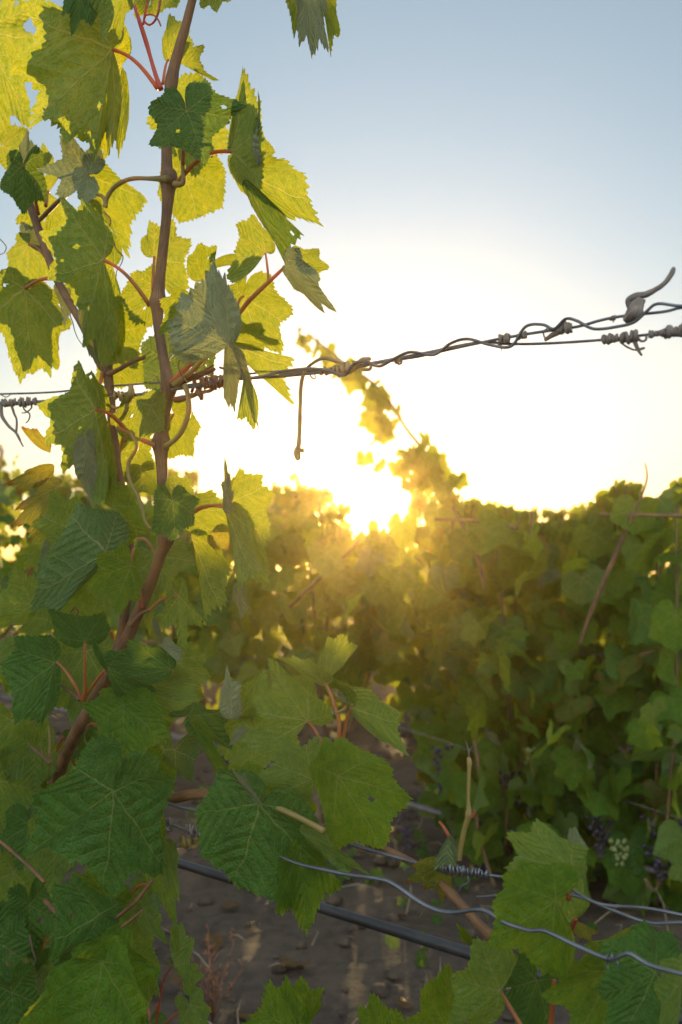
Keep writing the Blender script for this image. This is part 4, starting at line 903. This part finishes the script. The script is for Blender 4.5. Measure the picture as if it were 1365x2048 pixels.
def clods():
    rg = random.Random(3); V, F, U = [], [], []
    for i in range(1700):
        x = rg.uniform(-2.2, 2.2); y = rg.uniform(1.4, 5); r = rg.uniform(.004, .02) * rg.uniform(.5, 1.3); b = len(V); z = .006
        c = Vector((x, y, z)); sd_ = rg.random() * 90; sq = rg.uniform(.4, .8)
        for k in range(5):
            ph = math.pi * k / 4
            for j in range(7):
                th = 2 * math.pi * j / 7; d = Vector((math.sin(ph) * math.cos(th), math.sin(ph) * math.sin(th), math.cos(ph) * sq))
                V.append(c + d * r * (1 + .5 * noise.noise(d * 1.7 + Vector((sd_, 0, 0))))); U.append((0, 0))
        for k in range(4):
            for j in range(7): F.append((b + k * 7 + j, b + (k + 1) * 7 + j, b + (k + 1) * 7 + (j + 1) % 7, b + k * 7 + (j + 1) % 7))
    tag(mesh_obj('soil_clods', V, F, M_SOIL, None, (0, 0, 0), U), 'loose clods and crumbs of dry soil between the rows', 'soil', kind='stuff')
    # dry straw and weed stalks
    V, F, U = [], [], []
    for i in range(260):
        x = rg.uniform(-1.6, 2.0); y = rg.uniform(1.6, 4.5); L_ = rg.uniform(.03, .12); a = rg.uniform(0, 6.28); tilt = rg.uniform(0, .35) if rg.random() < .8 else rg.uniform(.5, 1.4)
        p0 = Vector((x, y, .012)); p1 = p0 + Vector((math.cos(a) * math.cos(tilt), math.sin(a) * math.cos(tilt), math.sin(tilt))) * L_
        mid = p0.lerp(p1, .5) + Vector((rg.uniform(-.01, .01), rg.uniform(-.01, .01), .008)); tube_geo([(p0, .0012), (mid, .001), (p1, .0005)], V, F, U, 4)
    tag(mesh_obj('dry_straw', V, F, M_STRAW, None, (0, 0, 0), U), 'scattered dry straw and weed stalks on the soil', 'straw', kind='stuff')
M_STRAW = bark('straw', (.20, .15, .09), (.38, .31, .20), rough=.8, bump=.2)
clods()
def litter():
    rg = random.Random(31); V, F, U = [], [], []
    for i in range(260):
        c = Vector((rg.uniform(-1.6, 2.2), rg.uniform(1.5, 4.6), rg.uniform(.008, .02)))
        M_ = Matrix.Translation(c) @ Euler((rg.uniform(-.5, .5), rg.uniform(-.5, .5), rg.uniform(0, 6.28))).to_matrix().to_4x4() @ Matrix.Scale(rg.uniform(.02, .05), 4)
        v, f, u = TPL[rg.randrange(8)]; b = len(V); V += [M_ @ q for q in v]; U += u; F += [tuple(b + k for k in q) for q in f]
    tag(mesh_obj('leaf_litter', V, F, M_LITTER, None, (0, 0, 0), U), 'dry brown fallen leaves scattered on the soil', 'leaf litter', kind='stuff')
M_LITTER = leaf_material('dead_leaf', (.10, .055, .025), (.14, .085, .045), (.12, .06, .02), withered=.5, thin=.2)
litter()
def dry_weed(x, y, z, h, label, seed):
    rg = random.Random(seed); c = P(x, y, z); c.z = 0; V, F, U = [], [], []
    for i in range(9):
        a = rg.uniform(0, 6.28); sp = rg.uniform(.01, .07); hh = h * rg.uniform(.5, 1)
        tube_geo([(c, .0016), (c + Vector((math.cos(a) * sp * .4, math.sin(a) * sp * .4, hh * .5)), .0013), (c + Vector((math.cos(a) * sp, math.sin(a) * sp, hh)), .0006)], V, F, U, 5)
        for k in range(9):
            t = rg.uniform(.4, 1); q = c + Vector((math.cos(a) * sp * t, math.sin(a) * sp * t, hh * t)); e = q + Vector((rg.uniform(-.012, .012), rg.uniform(-.012, .012), rg.uniform(.002, .016)))
            tube_geo([(q, .0012), (e, .0022)], V, F, U, 4)
    tag(mesh_obj('dry_weed', V, F, M_RUST, None, c, U), label, 'weed')
dry_weed(425, 1960, 1.9, .17, 'brown dried weed standing on the soil behind the drip hose', 5)
# low green weeds at the foot of the next row
def weeds():
    rg = random.Random(9); items = []
    g = empty('weed_patch', (0, 3, 0), 'small green weeds sprouting from the soil near the next row', 'weeds'); g['kind'] = 'stuff'
    V, F, U = [], [], []
    for i in range(90):
        x = rg.choice([rg.gauss(640, 50), rg.gauss(420, 40), rg.gauss(850, 40), rg.uniform(400, 1300)]); z = zrow(x, ROW2) + rg.gauss(-.35, .25); c = P(x, 1100, z); c.z = rg.uniform(.01, .05)
        M_ = leaf_matrix(rg, c, rg.uniform(.012, .028)); v, f, u = TPL[rg.randrange(8)]; b = len(V)
        V += [M_ @ q for q in v]; U += u; F += [tuple(b + k for k in q) for q in f]
    mesh_obj('foliage', V, F, M_DARK, g, g.location, U)
weeds()

# ------------------------------------------------------------------ haze volume added to imitate lens glare round the sun
HAZE = True
if HAZE:
    x0, x1, y0, y1, z0_, z1_ = -70, 70, -12, 140, -1.1, 2.25
    V = [Vector(p) for p in ((x0, y0, z0_), (x1, y0, z0_), (x1, y1, z0_), (x0, y1, z0_), (x0, y0, z1_), (x1, y0, z1_), (x1, y1, z1_), (x0, y1, z1_))]
    F = [(0, 3, 2, 1), (4, 5, 6, 7), (0, 1, 5, 4), (1, 2, 6, 5), (2, 3, 7, 6), (3, 0, 4, 7)]
    m, tree = mat('glare_haze'); t = T(tree); pv = t.n('ShaderNodeVolumePrincipled'); pv.inputs['Color'].default_value = (1.0, .72, .36, 1); pv.inputs['Density'].default_value = .0062; pv.inputs['Anisotropy'].default_value = .87
    o = t.n('ShaderNodeOutputMaterial'); t.l(pv.outputs[0], o.inputs['Volume'])
    hz = mesh_obj('haze', V, F, m, None, (0, 0, 0), [(0, 0)] * 8, smooth=False); tag(hz, 'thin golden evening haze over the vineyard', 'haze', kind='stuff')
